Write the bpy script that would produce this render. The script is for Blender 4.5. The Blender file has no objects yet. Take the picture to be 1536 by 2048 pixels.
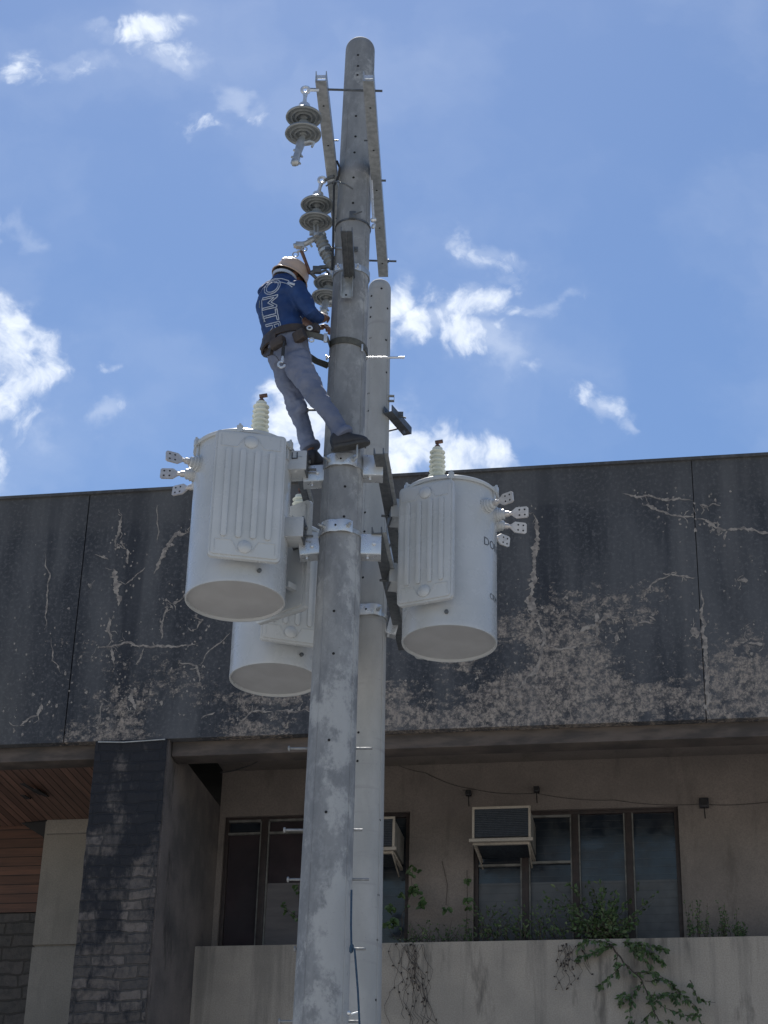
import bpy, math, random
from mathutils import Matrix, Vector, noise as mnoise
from mathutils.bvhtree import BVHTree
random.seed(7)
sc = bpy.context.scene
COL = sc.collection
R = math.radians
# ------------------------------------------------------------------ camera
PITCH, ROLL, FPX = R(27.2), R(1.54), 3766.0
CAM = Vector((0, 0, 1.6))
Fw = Vector((0, math.cos(PITCH), math.sin(PITCH)))
u0 = Vector((0, -math.sin(PITCH), math.cos(PITCH)))
r0 = Vector((1, 0, 0))
Rt = math.cos(ROLL) * r0 + math.sin(ROLL) * u0
Up = math.cos(ROLL) * u0 - math.sin(ROLL) * r0
cd = bpy.data.cameras.new('camera')
cam = bpy.data.objects.new('camera', cd); COL.objects.link(cam)
cam.matrix_world = Matrix(((Rt.x, Up.x, -Fw.x, CAM.x), (Rt.y, Up.y, -Fw.y, CAM.y), (Rt.z, Up.z, -Fw.z, CAM.z), (0, 0, 0, 1)))
cd.sensor_fit = 'VERTICAL'; cd.sensor_height = 36; cd.sensor_width = 27
cd.lens = FPX / 2048 * 36
cd.clip_start = 0.1; cd.clip_end = 3000
sc.camera = cam
sc.view_settings.view_transform = 'Standard'; sc.view_settings.look = 'None'
sc.view_settings.gamma = 1; sc.view_settings.use_curve_mapping = False
sc.view_settings.exposure = 0.36

def ray(px, py):
    return (FPX * Fw + (px - 768) * Rt - (py - 1024) * Up).normalized()
def at(px, py, Y):
    d = ray(px, py); t = (Y - CAM.y) / d.y
    return CAM + d * t
def ath(px, py, z):
    d = ray(px, py); t = (z - CAM.z) / d.z
    return CAM + d * t
# ------------------------------------------------------------------ world and sun
SUN_EL, SUN_AZ = R(58), R(-6)      # azimuth measured from +Y towards +X
world = bpy.data.worlds.new('World'); sc.world = world; world.use_nodes = True
wn = world.node_tree.nodes; wl = world.node_tree.links
for n in list(wn): wn.remove(n)
def N(tree_nodes, typ, **kw):
    n = tree_nodes.new(typ)
    for k, v in kw.items(): setattr(n, k, v)
    return n
out = N(wn, 'ShaderNodeOutputWorld')
bg = N(wn, 'ShaderNodeBackground'); bg.inputs['Strength'].default_value = 0.080
wl.new(bg.outputs[0], out.inputs[0])
sky = N(wn, 'ShaderNodeTexSky'); sky.sky_type = 'NISHITA'; sky.sun_disc = False
sky.sun_elevation = SUN_EL; sky.sun_rotation = SUN_AZ
sky.air_density = 1.3; sky.dust_density = 0.28; sky.ozone_density = 4.0
tc = N(wn, 'ShaderNodeTexCoord')
sep = N(wn, 'ShaderNodeSeparateXYZ'); wl.new(tc.outputs['Generated'], sep.inputs[0])
def wmath(op, a, b=None, c=None, clamp=False):
    n = N(wn, 'ShaderNodeMath', operation=op); n.use_clamp = clamp
    for i, v in enumerate((a, b, c)):
        if v is None: continue
        if isinstance(v, (int, float)): n.inputs[i].default_value = v
        else: wl.new(v, n.inputs[i])
    return n.outputs[0]
yy = wmath('MAXIMUM', wmath('ABSOLUTE', sep.outputs['Y']), 0.02)
uu = wmath('DIVIDE', sep.outputs['X'], yy); vv = wmath('DIVIDE', sep.outputs['Z'], yy)
comb = N(wn, 'ShaderNodeCombineXYZ'); wl.new(uu, comb.inputs[0]); wl.new(vv, comb.inputs[1])
def wwarp(src, scale, amp, det):
    z_ = N(wn, 'ShaderNodeTexNoise'); z_.inputs['Scale'].default_value = scale; z_.inputs['Detail'].default_value = det; wl.new(comb.outputs[0], z_.inputs['Vector'])
    a_ = N(wn, 'ShaderNodeVectorMath', operation='SUBTRACT'); wl.new(z_.outputs['Color'], a_.inputs[0]); a_.inputs[1].default_value = (.5, .5, .5)
    m_ = N(wn, 'ShaderNodeVectorMath', operation='MULTIPLY_ADD'); wl.new(a_.outputs[0], m_.inputs[0]); m_.inputs[1].default_value = (amp, amp, 0); wl.new(src, m_.inputs[2])
    return m_.outputs[0]
mcoord = wwarp(wwarp(comb.outputs[0], 24, .055, 5), 60, .022, 5)
# clouds: (px, py, radius x, radius y, tilt degrees, weight)  -> directions in the world sky
CL = [(0, 680, 95, 78, 10, 1.2), (-50, 780, 90, 60, 0, 0.9), (60, 740, 60, 40, -30, .8), (-30, 950, 62, 55, 30, 1.3), (205, 850, 62, 34, -50, .86),
      (75, 850, 45, 60, 10, .5), (270, 62, 85, 34, -14, .80), (365, 112, 72, 40, 20, .86), (480, 205, 72, 36, 20, .78), (160, 130, 130, 40, 0, .5), (15, 145, 36, 30, 0, .6), (420, 250, 40, 40, 0, .5),
      (40, 455, 55, 45, 0, .5), (895, 630, 120, 40, -42, 1.08), (965, 690, 95, 48, 30, .95), (1075, 600, 85, 26, -12, .74), (790, 640, 44, 80, 5, .8),
      (960, 500, 100, 40, 15, .62), (1000, 520, 60, 25, 40, .6), (785, 890, 105, 90, 0, 1.2), (620, 880, 100, 95, 0, 1.25), (930, 925, 105, 55, 12, 1.05), (555, 790, 50, 50, 0, .6),
      (1205, 812, 40, 28, 45, .92), (1238, 855, 24, 16, 40, .8), (225, 735, 22, 14, -30, .6)]
mask = None
for (px, py, rx, ry, an, w) in CL:
    c = ray(px, py); cu_, cv_ = c.x / c.y, c.z / c.y
    k = 1.0 / FPX * 1.62
    mp = N(wn, 'ShaderNodeMapping', vector_type='TEXTURE')
    mp.inputs['Location'].default_value = (cu_, cv_, 0); mp.inputs['Rotation'].default_value = (0, 0, R(-an))
    mp.inputs['Scale'].default_value = (rx * k, ry * k, 1)
    wl.new(mcoord, mp.inputs[0])
    ln = N(wn, 'ShaderNodeVectorMath', operation='LENGTH'); wl.new(mp.outputs[0], ln.inputs[0])
    mr = N(wn, 'ShaderNodeMapRange', interpolation_type='SMOOTHSTEP')
    mr.inputs['From Min'].default_value = 0.1; mr.inputs['From Max'].default_value = 1.25
    mr.inputs['To Min'].default_value = w; mr.inputs['To Max'].default_value = 0
    wl.new(ln.outputs['Value'], mr.inputs['Value'])
    mask = mr.outputs[0] if mask is None else wmath('MAXIMUM', mask, mr.outputs[0])
warp = N(wn, 'ShaderNodeTexNoise'); warp.inputs['Scale'].default_value = 9; warp.inputs['Detail'].default_value = 6
wl.new(comb.outputs[0], warp.inputs['Vector'])
vm = N(wn, 'ShaderNodeVectorMath', operation='MULTIPLY_ADD')
wl.new(warp.outputs['Color'], vm.inputs[0]); vm.inputs[1].default_value = (0.10, 0.10, 0); wl.new(comb.outputs[0], vm.inputs[2])
mpc = N(wn, 'ShaderNodeMapping'); mpc.inputs['Rotation'].default_value = (0, 0, R(35)); mpc.inputs['Scale'].default_value = (1.4, 1.0, 1)
wl.new(vm.outputs[0], mpc.inputs[0])
nz = N(wn, 'ShaderNodeTexNoise'); nz.inputs['Scale'].default_value = 20; nz.inputs['Detail'].default_value = 13; nz.inputs['Roughness'].default_value = 0.58
wl.new(mpc.outputs[0], nz.inputs['Vector'])
nz2 = N(wn, 'ShaderNodeTexNoise'); nz2.inputs['Scale'].default_value = 30; nz2.inputs['Detail'].default_value = 8; nz2.inputs['Roughness'].default_value = 0.6
wl.new(vm.outputs[0], nz2.inputs['Vector'])
dens = wmath('ADD', wmath('MULTIPLY', mask, 0.66), wmath('MULTIPLY', wmath('SUBTRACT', nz.outputs['Fac'], 0.5), 3.5))
cov = N(wn, 'ShaderNodeMapRange', interpolation_type='SMOOTHSTEP')
cov.inputs['From Min'].default_value = 0.14; cov.inputs['From Max'].default_value = 1.1
wl.new(dens, cov.inputs['Value'])
veil = N(wn, 'ShaderNodeMapRange', interpolation_type='SMOOTHSTEP'); veil.inputs['From Min'].default_value = 0.05; veil.inputs['From Max'].default_value = 1.1; veil.inputs['To Max'].default_value = 0.38
wl.new(wmath('ADD', wmath('MULTIPLY', mask, 0.8), wmath('MULTIPLY', wmath('SUBTRACT', nz2.outputs['Fac'], 0.5), 1.6)), veil.inputs['Value'])
covm = wmath('MULTIPLY', wmath('MAXIMUM', cov.outputs[0], veil.outputs[0]), wmath('MULTIPLY', mask, 3.0, clamp=True), clamp=True)
# thin veil of high haze cloud
ccol = N(wn, 'ShaderNodeMix', data_type='RGBA')
ccol.inputs['A'].default_value = (9.8, 10.5, 11.5, 1); ccol.inputs['B'].default_value = (7.0, 7.9, 9.6, 1)
shade = wmath('MULTIPLY', wmath('SUBTRACT', nz2.outputs['Fac'], 0.42), 3.2, clamp=True)
wl.new(shade, ccol.inputs['Factor'])
hs = N(wn, 'ShaderNodeMix', data_type='RGBA', blend_type='MULTIPLY'); hs.inputs['Factor'].default_value = 1
hs.inputs['B'].default_value = (0.80, 0.875, 1.0, 1)
wl.new(sky.outputs[0], hs.inputs['A'])
mixc = N(wn, 'ShaderNodeMix', data_type='RGBA')
wl.new(covm, mixc.inputs['Factor']); wl.new(hs.outputs['Result'], mixc.inputs['A']); wl.new(ccol.outputs['Result'], mixc.inputs['B'])
hz = N(wn, 'ShaderNodeTexNoise'); hz.inputs['Scale'].default_value = 4.5; hz.inputs['Detail'].default_value = 7; hz.inputs['Roughness'].default_value = .5; wl.new(mcoord, hz.inputs['Vector'])
hzr = N(wn, 'ShaderNodeMapRange', interpolation_type='SMOOTHSTEP'); hzr.inputs['From Min'].default_value = .42; hzr.inputs['From Max'].default_value = .72; hzr.inputs['To Max'].default_value = .17; wl.new(hz.outputs['Fac'], hzr.inputs['Value'])
mixh = N(wn, 'ShaderNodeMix', data_type='RGBA'); wl.new(hzr.outputs[0], mixh.inputs['Factor']); wl.new(mixc.outputs['Result'], mixh.inputs['A']); mixh.inputs['B'].default_value = (8.5, 9.3, 10.6, 1)
wl.new(mixh.outputs['Result'], bg.inputs['Color'])
sd = bpy.data.lights.new('sun', 'SUN'); sd.energy = 4.9; sd.angle = R(0.53); sd.color = (1.0, 0.955, 0.89)
sun = bpy.data.objects.new('sun', sd); COL.objects.link(sun)
sdir = Vector((math.sin(SUN_AZ) * math.cos(SUN_EL), math.cos(SUN_AZ) * math.cos(SUN_EL), math.sin(SUN_EL)))
sun.rotation_euler = sdir.to_track_quat('Z', 'Y').to_euler(); sun.location = (0, 0, 30)

# ------------------------------------------------------------------ materials
def newmat(name):
    m = bpy.data.materials.new(name); m.use_nodes = True
    return m, m.node_tree.nodes, m.node_tree.links, m.node_tree.nodes['Principled BSDF']
def vnoise(n, l, scale, detail=6, rough=.55, stretch=(1, 1, 1), coord='Object', loc=(0, 0, 0)):
    t = N(n, 'ShaderNodeTexCoord'); mp = N(n, 'ShaderNodeMapping'); mp.inputs['Scale'].default_value = stretch; mp.inputs['Location'].default_value = loc
    l.new(t.outputs[coord], mp.inputs[0])
    z = N(n, 'ShaderNodeTexNoise'); z.inputs['Scale'].default_value = scale; z.inputs['Detail'].default_value = detail; z.inputs['Roughness'].default_value = rough
    l.new(mp.outputs[0], z.inputs['Vector'])
    return z.outputs['Fac']
def mrange(n, l, v, a, b, c=0, d=1, smooth=True):
    m = N(n, 'ShaderNodeMapRange'); m.interpolation_type = 'SMOOTHSTEP' if smooth else 'LINEAR'
    for k, x in (('From Min', a), ('From Max', b), ('To Min', c), ('To Max', d)): m.inputs[k].default_value = x
    l.new(v, m.inputs['Value']); return m.outputs[0]
def mixrgb(n, l, f, a, b, blend='MIX'):
    m = N(n, 'ShaderNodeMix', data_type='RGBA', blend_type=blend)
    for k, x in (('Factor', f), ('A', a), ('B', b)):
        if isinstance(x, (int, float)): m.inputs[k].default_value = x
        elif isinstance(x, tuple): m.inputs[k].default_value = (*x, 1)
        else: l.new(x, m.inputs[k])
    return m.outputs['Result']
def mmath(n, l, op, a, b=0.0, clamp=False):
    m = N(n, 'ShaderNodeMath', operation=op); m.use_clamp = clamp
    for i, x in enumerate((a, b)):
        if isinstance(x, (int, float)): m.inputs[i].default_value = x
        else: l.new(x, m.inputs[i])
    return m.outputs[0]
def addbump(n, l, p, h, strength=.3, dist=.01):
    b = N(n, 'ShaderNodeBump'); b.inputs['Strength'].default_value = strength; b.inputs['Distance'].default_value = dist
    l.new(h, b.inputs['Height']); l.new(b.outputs[0], p.inputs['Normal'])
def simple(name, c1, c2=None, scale=12, rough=.6, metal=0, bump=0, lo=.35, hi=.65, stretch=(1, 1, 1), dist=.004, detail=6, spec=None):
    m, n, l, p = newmat(name)
    p.inputs['Roughness'].default_value = rough; p.inputs['Metallic'].default_value = metal
    if spec is not None: p.inputs['Specular IOR Level'].default_value = spec
    c2 = c2 or tuple(x * .8 for x in c1)
    f = vnoise(n, l, scale, detail, stretch=stretch)
    l.new(mixrgb(n, l, mrange(n, l, f, lo, hi), c1, c2), p.inputs['Base Color'])
    rr = mrange(n, l, vnoise(n, l, scale * 2.3, 4), .3, .7, max(rough - .08, .02), min(rough + .1, 1)); l.new(rr, p.inputs['Roughness'])
    if bump: addbump(n, l, p, vnoise(n, l, scale * 4, 8, stretch=stretch), bump, dist)
    return m
M = {}
M['tank'] = simple('grey_enamel', (.49, .515, .535), (.45, .475, .49), 3, .24, 0, 0, detail=3)
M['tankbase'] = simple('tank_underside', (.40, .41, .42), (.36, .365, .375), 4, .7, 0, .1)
M['galv'] = simple('galvanized_steel', (.46, .48, .49), (.34, .36, .37), 25, .42, .55, .15)
M['galvnew'] = simple('new_zinc', (.66, .68, .70), (.60, .62, .64), 9, .32, .6, .04)
M['dullzinc'] = simple('dull_zinc', (.30, .31, .32), (.22, .23, .24), 25, .6, .3)
M['darksteel'] = simple('dull_steel', (.13, .14, .15), (.09, .10, .11), 20, .5, .4, .2)
M['tin'] = simple('tinned_copper', (.60, .58, .56), (.50, .48, .47), 30, .4, .3)
M['copper'] = simple('bronze', (.22, .12, .08), (.14, .08, .06), 30, .4, .6)
M['porc_w'] = simple('white_porcelain', (.66, .68, .60), (.60, .63, .55), 8, .12)
M['porc_g'] = simple('grey_porcelain', (.235, .255, .265), (.19, .21, .22), 8, .14)
M['rubber'] = simple('black_rubber', (.018, .02, .022), (.03, .03, .03), 20, .55)
M['hole'] = simple('hole_dark', (.012, .013, .016), (.01, .01, .01), 20, .9)
M['black'] = simple('black_paint', (.02, .022, .03), (.03, .03, .035), 20, .5)
M['faded'] = simple('faded_black_paint', (.09, .10, .115), (.06, .065, .08), 20, .5)
M['rope'] = simple('blue_rope', (.02, .045, .085), (.035, .075, .12), 60, .8, bump=.4)
# front pole: grey spun concrete with pale worn patches
def polemat(name, base, dark, pale, patch):
    m, n, l, p = newmat(name); p.inputs['Roughness'].default_value = .8
    a = mixrgb(n, l, mrange(n, l, vnoise(n, l, 7, 8, stretch=(1, 1, .35)), .35, .68), dark, base)
    a = mixrgb(n, l, mrange(n, l, vnoise(n, l, 16, 10, .72, (1, 1, .6)), .46, .66, 0, .42), a, tuple(x * (1.4 if patch else .85) for x in base))
    if patch:
        t = N(n, 'ShaderNodeTexCoord'); s = N(n, 'ShaderNodeSeparateXYZ'); l.new(t.outputs['Object'], s.inputs[0])
        side = mrange(n, l, s.outputs['X'], -.1, .12, -.05, .06)
        low = mrange(n, l, s.outputs['Z'], 4.2, 8.0, .07, -.10, False)
        f = mmath(n, l, 'ADD', mmath(n, l, 'ADD', vnoise(n, l, 3.6, 12, .70, (1, 1, .75)), side), low)
        a = mixrgb(n, l, mmath(n, l, 'MULTIPLY', mrange(n, l, f, .50, .60), .75), a, pale)
    else:
        rings = vnoise(n, l, 5, 7, .6, (.25, .25, 2.5))
        a = mixrgb(n, l, mrange(n, l, rings, .56, .72), a, tuple(x * .75 for x in base))
    sp = vnoise(n, l, 60, 4)
    a = mixrgb(n, l, mrange(n, l, sp, .62, .75, 0, .35), a, tuple(x * .5 for x in dark))
    l.new(a, p.inputs['Base Color'])
    addbump(n, l, p, vnoise(n, l, 40, 8), .35, .004)
    return m
M['pole'] = polemat('weathered_pole_concrete', (.26, .27, .278), (.185, .195, .207), (.42, .43, .43), True)
M['pole2'] = polemat('smooth_pole_concrete', (.40, .405, .405), (.33, .34, .34), (.4, .4, .4), False)
# fascia: black algae over plaster, worn patches near the foot
m, n, l, p = newmat('stained_fascia'); p.inputs['Roughness'].default_value = .9
t = N(n, 'ShaderNodeTexCoord'); s = N(n, 'ShaderNodeSeparateXYZ'); l.new(t.outputs['Object'], s.inputs[0])
dk = mixrgb(n, l, mrange(n, l, vnoise(n, l, 1.1, 9, .6, (1.6, 1, .35)), .38, .66), (.032, .036, .044), (.095, .098, .104))
dk = mixrgb(n, l, mrange(n, l, vnoise(n, l, 26, 8, .7), .48, .66, 0, .7), dk, (.135, .135, .14))
streak = mrange(n, l, vnoise(n, l, 1.0, 6, .55, (3.2, 1, .16), loc=(3, 0, 0)), .55, .68)
dk = mixrgb(n, l, mmath(n, l, 'MULTIPLY', streak, .55), dk, (.020, .024, .033))
stk2 = mrange(n, l, vnoise(n, l, 1.0, 7, .6, (2.1, 1, .13), loc=(9, 0, 2)), .54, .66)
dk = mixrgb(n, l, mmath(n, l, 'MULTIPLY', stk2, .5), dk, (.125, .125, .128))
big = mrange(n, l, vnoise(n, l, .75, 3, .5, (1, 1, 1.6), loc=(1.7, 0, .4)), .36, .62, -.13, .09)
hgt = mrange(n, l, s.outputs['Z'], 8.15, 10.4, .13, -.17, False)
rgt = mrange(n, l, s.outputs['X'], -2.2, 1.2, -.075, .045)
fine = vnoise(n, l, 10, 14, .80, (1, 1, 1.25))
f = mmath(n, l, 'ADD', mmath(n, l, 'ADD', mmath(n, l, 'ADD', fine, big), hgt), rgt)
pt = mrange(n, l, f, .545, .61)
brk = mmath(n, l, 'MULTIPLY', mrange(n, l, vnoise(n, l, 9, 12, .8), .42, .54), mrange(n, l, vnoise(n, l, 26, 8, .75, (1, 1, .8)), .42, .55, .25, 1))
pt = mmath(n, l, 'MULTIPLY', pt, mmath(n, l, 'ADD', mmath(n, l, 'MULTIPLY', brk, .93), .06))
lft = mrange(n, l, mmath(n, l, 'ADD', s.outputs['X'], mmath(n, l, 'MULTIPLY', vnoise(n, l, .9, 7), 1.2)), -2.9, -3.6, 0, .4)
dk = mixrgb(n, l, mmath(n, l, 'MULTIPLY', lft, mrange(n, l, s.outputs['Z'], 10.2, 8.4)), dk, (.16, .155, .145))
pc = mixrgb(n, l, vnoise(n, l, 3, 6), (.46, .39, .32), (.27, .23, .20))
fcol = mixrgb(n, l, pt, dk, pc)
edge = mrange(n, l, mmath(n, l, 'ADD', s.outputs['Z'], mmath(n, l, 'MULTIPLY', vnoise(n, l, 2, 8), .5)), 10.72, 10.9)
fcol = mixrgb(n, l, mmath(n, l, 'MULTIPLY', edge, .35), fcol, (.10, .10, .10))
l.new(fcol, p.inputs['Base Color']); addbump(n, l, p, mmath(n, l, 'ADD', fine, mmath(n, l, 'MULTIPLY', pt, .4)), .5, .012)
M['fascia'] = m
M['crack'] = simple('crack_filler', (.36, .32, .28), (.20, .18, .165), 14, .9, bump=.5, lo=.4, hi=.6)
M['trim'] = simple('stained_trim', (.13, .105, .09), (.07, .06, .055), 3, .9, bump=.3, stretch=(1, 1, 4))
def plaster(name, a_, b_, st=.35):
    m, n, l, p = newmat(name); p.inputs['Roughness'].default_value = .92
    c = mixrgb(n, l, mrange(n, l, vnoise(n, l, 1.6, 8, .6), .35, .68), a_, b_)
    c = mixrgb(n, l, mmath(n, l, 'MULTIPLY', mrange(n, l, vnoise(n, l, 2.2, 9, .65, (1.6, 1, .35)), .54, .68), st), c, tuple(x * .35 for x in b_))
    c = mixrgb(n, l, mrange(n, l, vnoise(n, l, 70, 5, .7), .35, .7, .0, .45), c, tuple(x * .55 for x in b_))
    l.new(c, p.inputs['Base Color']); addbump(n, l, p, vnoise(n, l, 80, 6), .5, .006)
    return m
M['plaster'] = plaster('beige_plaster', (.255, .222, .20), (.20, .175, .16))
M['planter'] = plaster('planter_plaster', (.46, .405, .34), (.37, .33, .28), .9)
n, l = M['planter'].node_tree.nodes, M['planter'].node_tree.links; p = n['Principled BSDF']
t = N(n, 'ShaderNodeTexCoord'); s = N(n, 'ShaderNodeSeparateXYZ'); l.new(t.outputs['Object'], s.inputs[0]); old = p.inputs['Base Color'].links[0].from_socket
run = mmath(n, l, 'ADD', vnoise(n, l, 1.0, 9, .62, (5, 1, .35), loc=(4, 0, 1)), mrange(n, l, s.outputs['Z'], 4.9, 6.25, -.06, .08, False))
c = mixrgb(n, l, mmath(n, l, 'MULTIPLY', mrange(n, l, run, .54, .70), .38), old, (.11, .105, .095))
l.new(c, p.inputs['Base Color'])
M['plaster_lt'] = plaster('column_plaster', (.28, .26, .23), (.23, .215, .19), .2)
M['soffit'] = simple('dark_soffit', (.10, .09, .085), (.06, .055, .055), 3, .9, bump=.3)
M['finside'] = plaster('rough_pillar_render', (.21, .18, .165), (.10, .092, .09), .9)
def bricks(name, c1, c2, mort, bw, bh, dirt, algae):
    m, n, l, p = newmat(name); p.inputs['Roughness'].default_value = .92
    t = N(n, 'ShaderNodeTexCoord'); s = N(n, 'ShaderNodeSeparateXYZ'); l.new(t.outputs['Object'], s.inputs[0])
    cb = N(n, 'ShaderNodeCombineXYZ')
    wz = vnoise(n, l, 2.2, 5)
    l.new(mmath(n, l, 'ADD', s.outputs['X'], mmath(n, l, 'MULTIPLY', wz, .16)), cb.inputs[0])
    l.new(mmath(n, l, 'ADD', s.outputs['Z'], mmath(n, l, 'MULTIPLY', vnoise(n, l, 3.1, 5), .12)), cb.inputs[1])
    b = N(n, 'ShaderNodeTexBrick'); b.inputs['Scale'].default_value = 1; b.inputs['Brick Width'].default_value = bw; b.inputs['Row Height'].default_value = bh
    b.inputs['Mortar Size'].default_value = .012; b.inputs['Mortar Smooth'].default_value = .4
    b.inputs['Color1'].default_value = (*c1, 1); b.inputs['Color2'].default_value = (*c2, 1); b.inputs['Mortar'].default_value = (*mort, 1)
    b.offset = .37; b.squash = .7; b.squash_frequency = 3
    l.new(cb.outputs[0], b.inputs['Vector'])
    c = mixrgb(n, l, mrange(n, l, vnoise(n, l, 14, 8, .7), .42, .66, 0, .6), b.outputs['Color'], dirt)
    top = mrange(n, l, s.outputs['Z'], 4.8, 7.6, -.09, .14, False)
    a = mrange(n, l, mmath(n, l, 'ADD', vnoise(n, l, 2.4, 12, .72, (1.2, 1, .8)), top), .46, .62)
    c = mixrgb(n, l, mmath(n, l, 'MULTIPLY', a, algae), c, (.018, .020, .026))
    l.new(c, p.inputs['Base Color'])
    h = mmath(n, l, 'ADD', mmath(n, l, 'MULTIPLY', b.outputs['Fac'], -1.2), vnoise(n, l, 22, 9, .7))
    addbump(n, l, p, h, .9, .03)
    return m
M['brick'] = bricks('rough_stone_blocks', (.20, .17, .15), (.10, .088, .08), (.085, .078, .072), .33, .108, (.05, .05, .052), .95)
M['block'] = bricks('grey_blocks', (.11, .10, .095), (.085, .08, .075), (.06, .055, .05), .4, .14, (.05, .05, .05), .0)
def wood(name, a_, b_, ax, w, along, gap=.12):
    m, n, l, p = newmat(name); p.inputs['Roughness'].default_value = .65
    t = N(n, 'ShaderNodeTexCoord'); s = N(n, 'ShaderNodeSeparateXYZ'); l.new(t.outputs['Object'], s.inputs[0])
    q = mmath(n, l, 'DIVIDE', s.outputs[ax], w); fr = mmath(n, l, 'FRACT', q); idx = mmath(n, l, 'FLOOR', q)
    wn_ = N(n, 'ShaderNodeTexWhiteNoise', noise_dimensions='1D'); l.new(idx, wn_.inputs['W'])
    st = {'X': (1, 14, 14), 'Y': (14, 1, 14)}[along]
    c = mixrgb(n, l, mrange(n, l, vnoise(n, l, 2, 8, .6, st), .3, .7), a_, b_)
    c = mixrgb(n, l, mmath(n, l, 'MULTIPLY', wn_.outputs['Value'], .6), c, tuple(x * .4 for x in b_))
    g = mmath(n, l, 'LESS_THAN', fr, gap)
    c = mixrgb(n, l, g, c, (.008, .007, .007))
    pe = mrange(n, l, vnoise(n, l, 1.4, 8, .65), .6, .72)
    c = mixrgb(n, l, mmath(n, l, 'MULTIPLY', pe, .35), c, (.16, .13, .11))
    l.new(c, p.inputs['Base Color']); addbump(n, l, p, mmath(n, l, 'MULTIPLY', g, -1), .8, .01)
    return m
M['woodceil'] = wood('soffit_planks', (.27, .15, .11), (.15, .09, .07), 'X', .085, 'Y')
M['woodwall'] = wood('panelling_boards', (.17, .08, .05), (.09, .046, .033), 'Z', .105, 'X', .07)
M['frame'] = simple('old_window_frame', (.20, .20, .19), (.12, .12, .115), 10, .6, bump=.3)
M['framered'] = simple('faded_red_frame', (.045, .032, .03), (.03, .024, .024), 10, .6, bump=.3)
M['glass'] = simple('dusty_dark_glass', (.012, .018, .028), (.018, .024, .034), 3, .16, lo=.3, hi=.7)
M['glasslow'] = simple('lighter_lower_glass', (.085, .092, .10), (.062, .07, .08), 5, .45, lo=.3, hi=.7)  # lower panes coloured lighter, a reflection put into the glass colour
for gm in ('glass', 'glasslow'):
    n, l = M[gm].node_tree.nodes, M[gm].node_tree.links; p = n['Principled BSDF']
    t = N(n, 'ShaderNodeTexCoord'); s = N(n, 'ShaderNodeSeparateXYZ'); l.new(t.outputs['Object'], s.inputs[0])
    fr_ = mmath(n, l, 'FRACT', mmath(n, l, 'DIVIDE', s.outputs['Z'], .085)); ln_ = mmath(n, l, 'LESS_THAN', fr_, .10)
    old = p.inputs['Base Color'].links[0].from_socket
    dirt = mrange(n, l, vnoise(n, l, 2.6, 9, .7, (1, 1, .4)), .48, .7, 0, .5)
    c = mixrgb(n, l, dirt, old, (.045, .047, .05)); l.new(mixrgb(n, l, mmath(n, l, 'MULTIPLY', ln_, .45), c, (.05, .055, .06)), p.inputs['Base Color'])
    addbump(n, l, p, fr_, .35, .02)
M['board'] = simple('pale_window_board', (.15, .14, .145), (.12, .115, .12), 3, .7, bump=.2, stretch=(1, 1, 8))
M['redpane'] = simple('dull_red_curtain', (.035, .022, .028), (.02, .015, .02), 2, .7)
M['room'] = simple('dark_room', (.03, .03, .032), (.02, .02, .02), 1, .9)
M['acmetal'] = simple('ac_case', (.26, .26, .25), (.17, .165, .155), 6, .6, bump=.1, stretch=(1, 1, .4))
M['acdark'] = simple('ac_grille_underside', (.03, .04, .055), (.02, .028, .04), 20, .5)
M['leaf'] = simple('leaf_green', (.075, .13, .045), (.05, .09, .035), 9, .5)
M['leaf2'] = simple('leaf_pale', (.15, .20, .09), (.09, .13, .06), 9, .5)
M['drystem'] = simple('dry_stem', (.075, .06, .05), (.05, .04, .035), 20, .85)
M['ground'] = simple('yard_concrete', (.42, .39, .35), (.34, .32, .28), .6, .9, bump=.3, lo=.3, hi=.7)
XV, ZV = Vector((1, 0, 0)), Vector((0, 0, 1))
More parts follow.
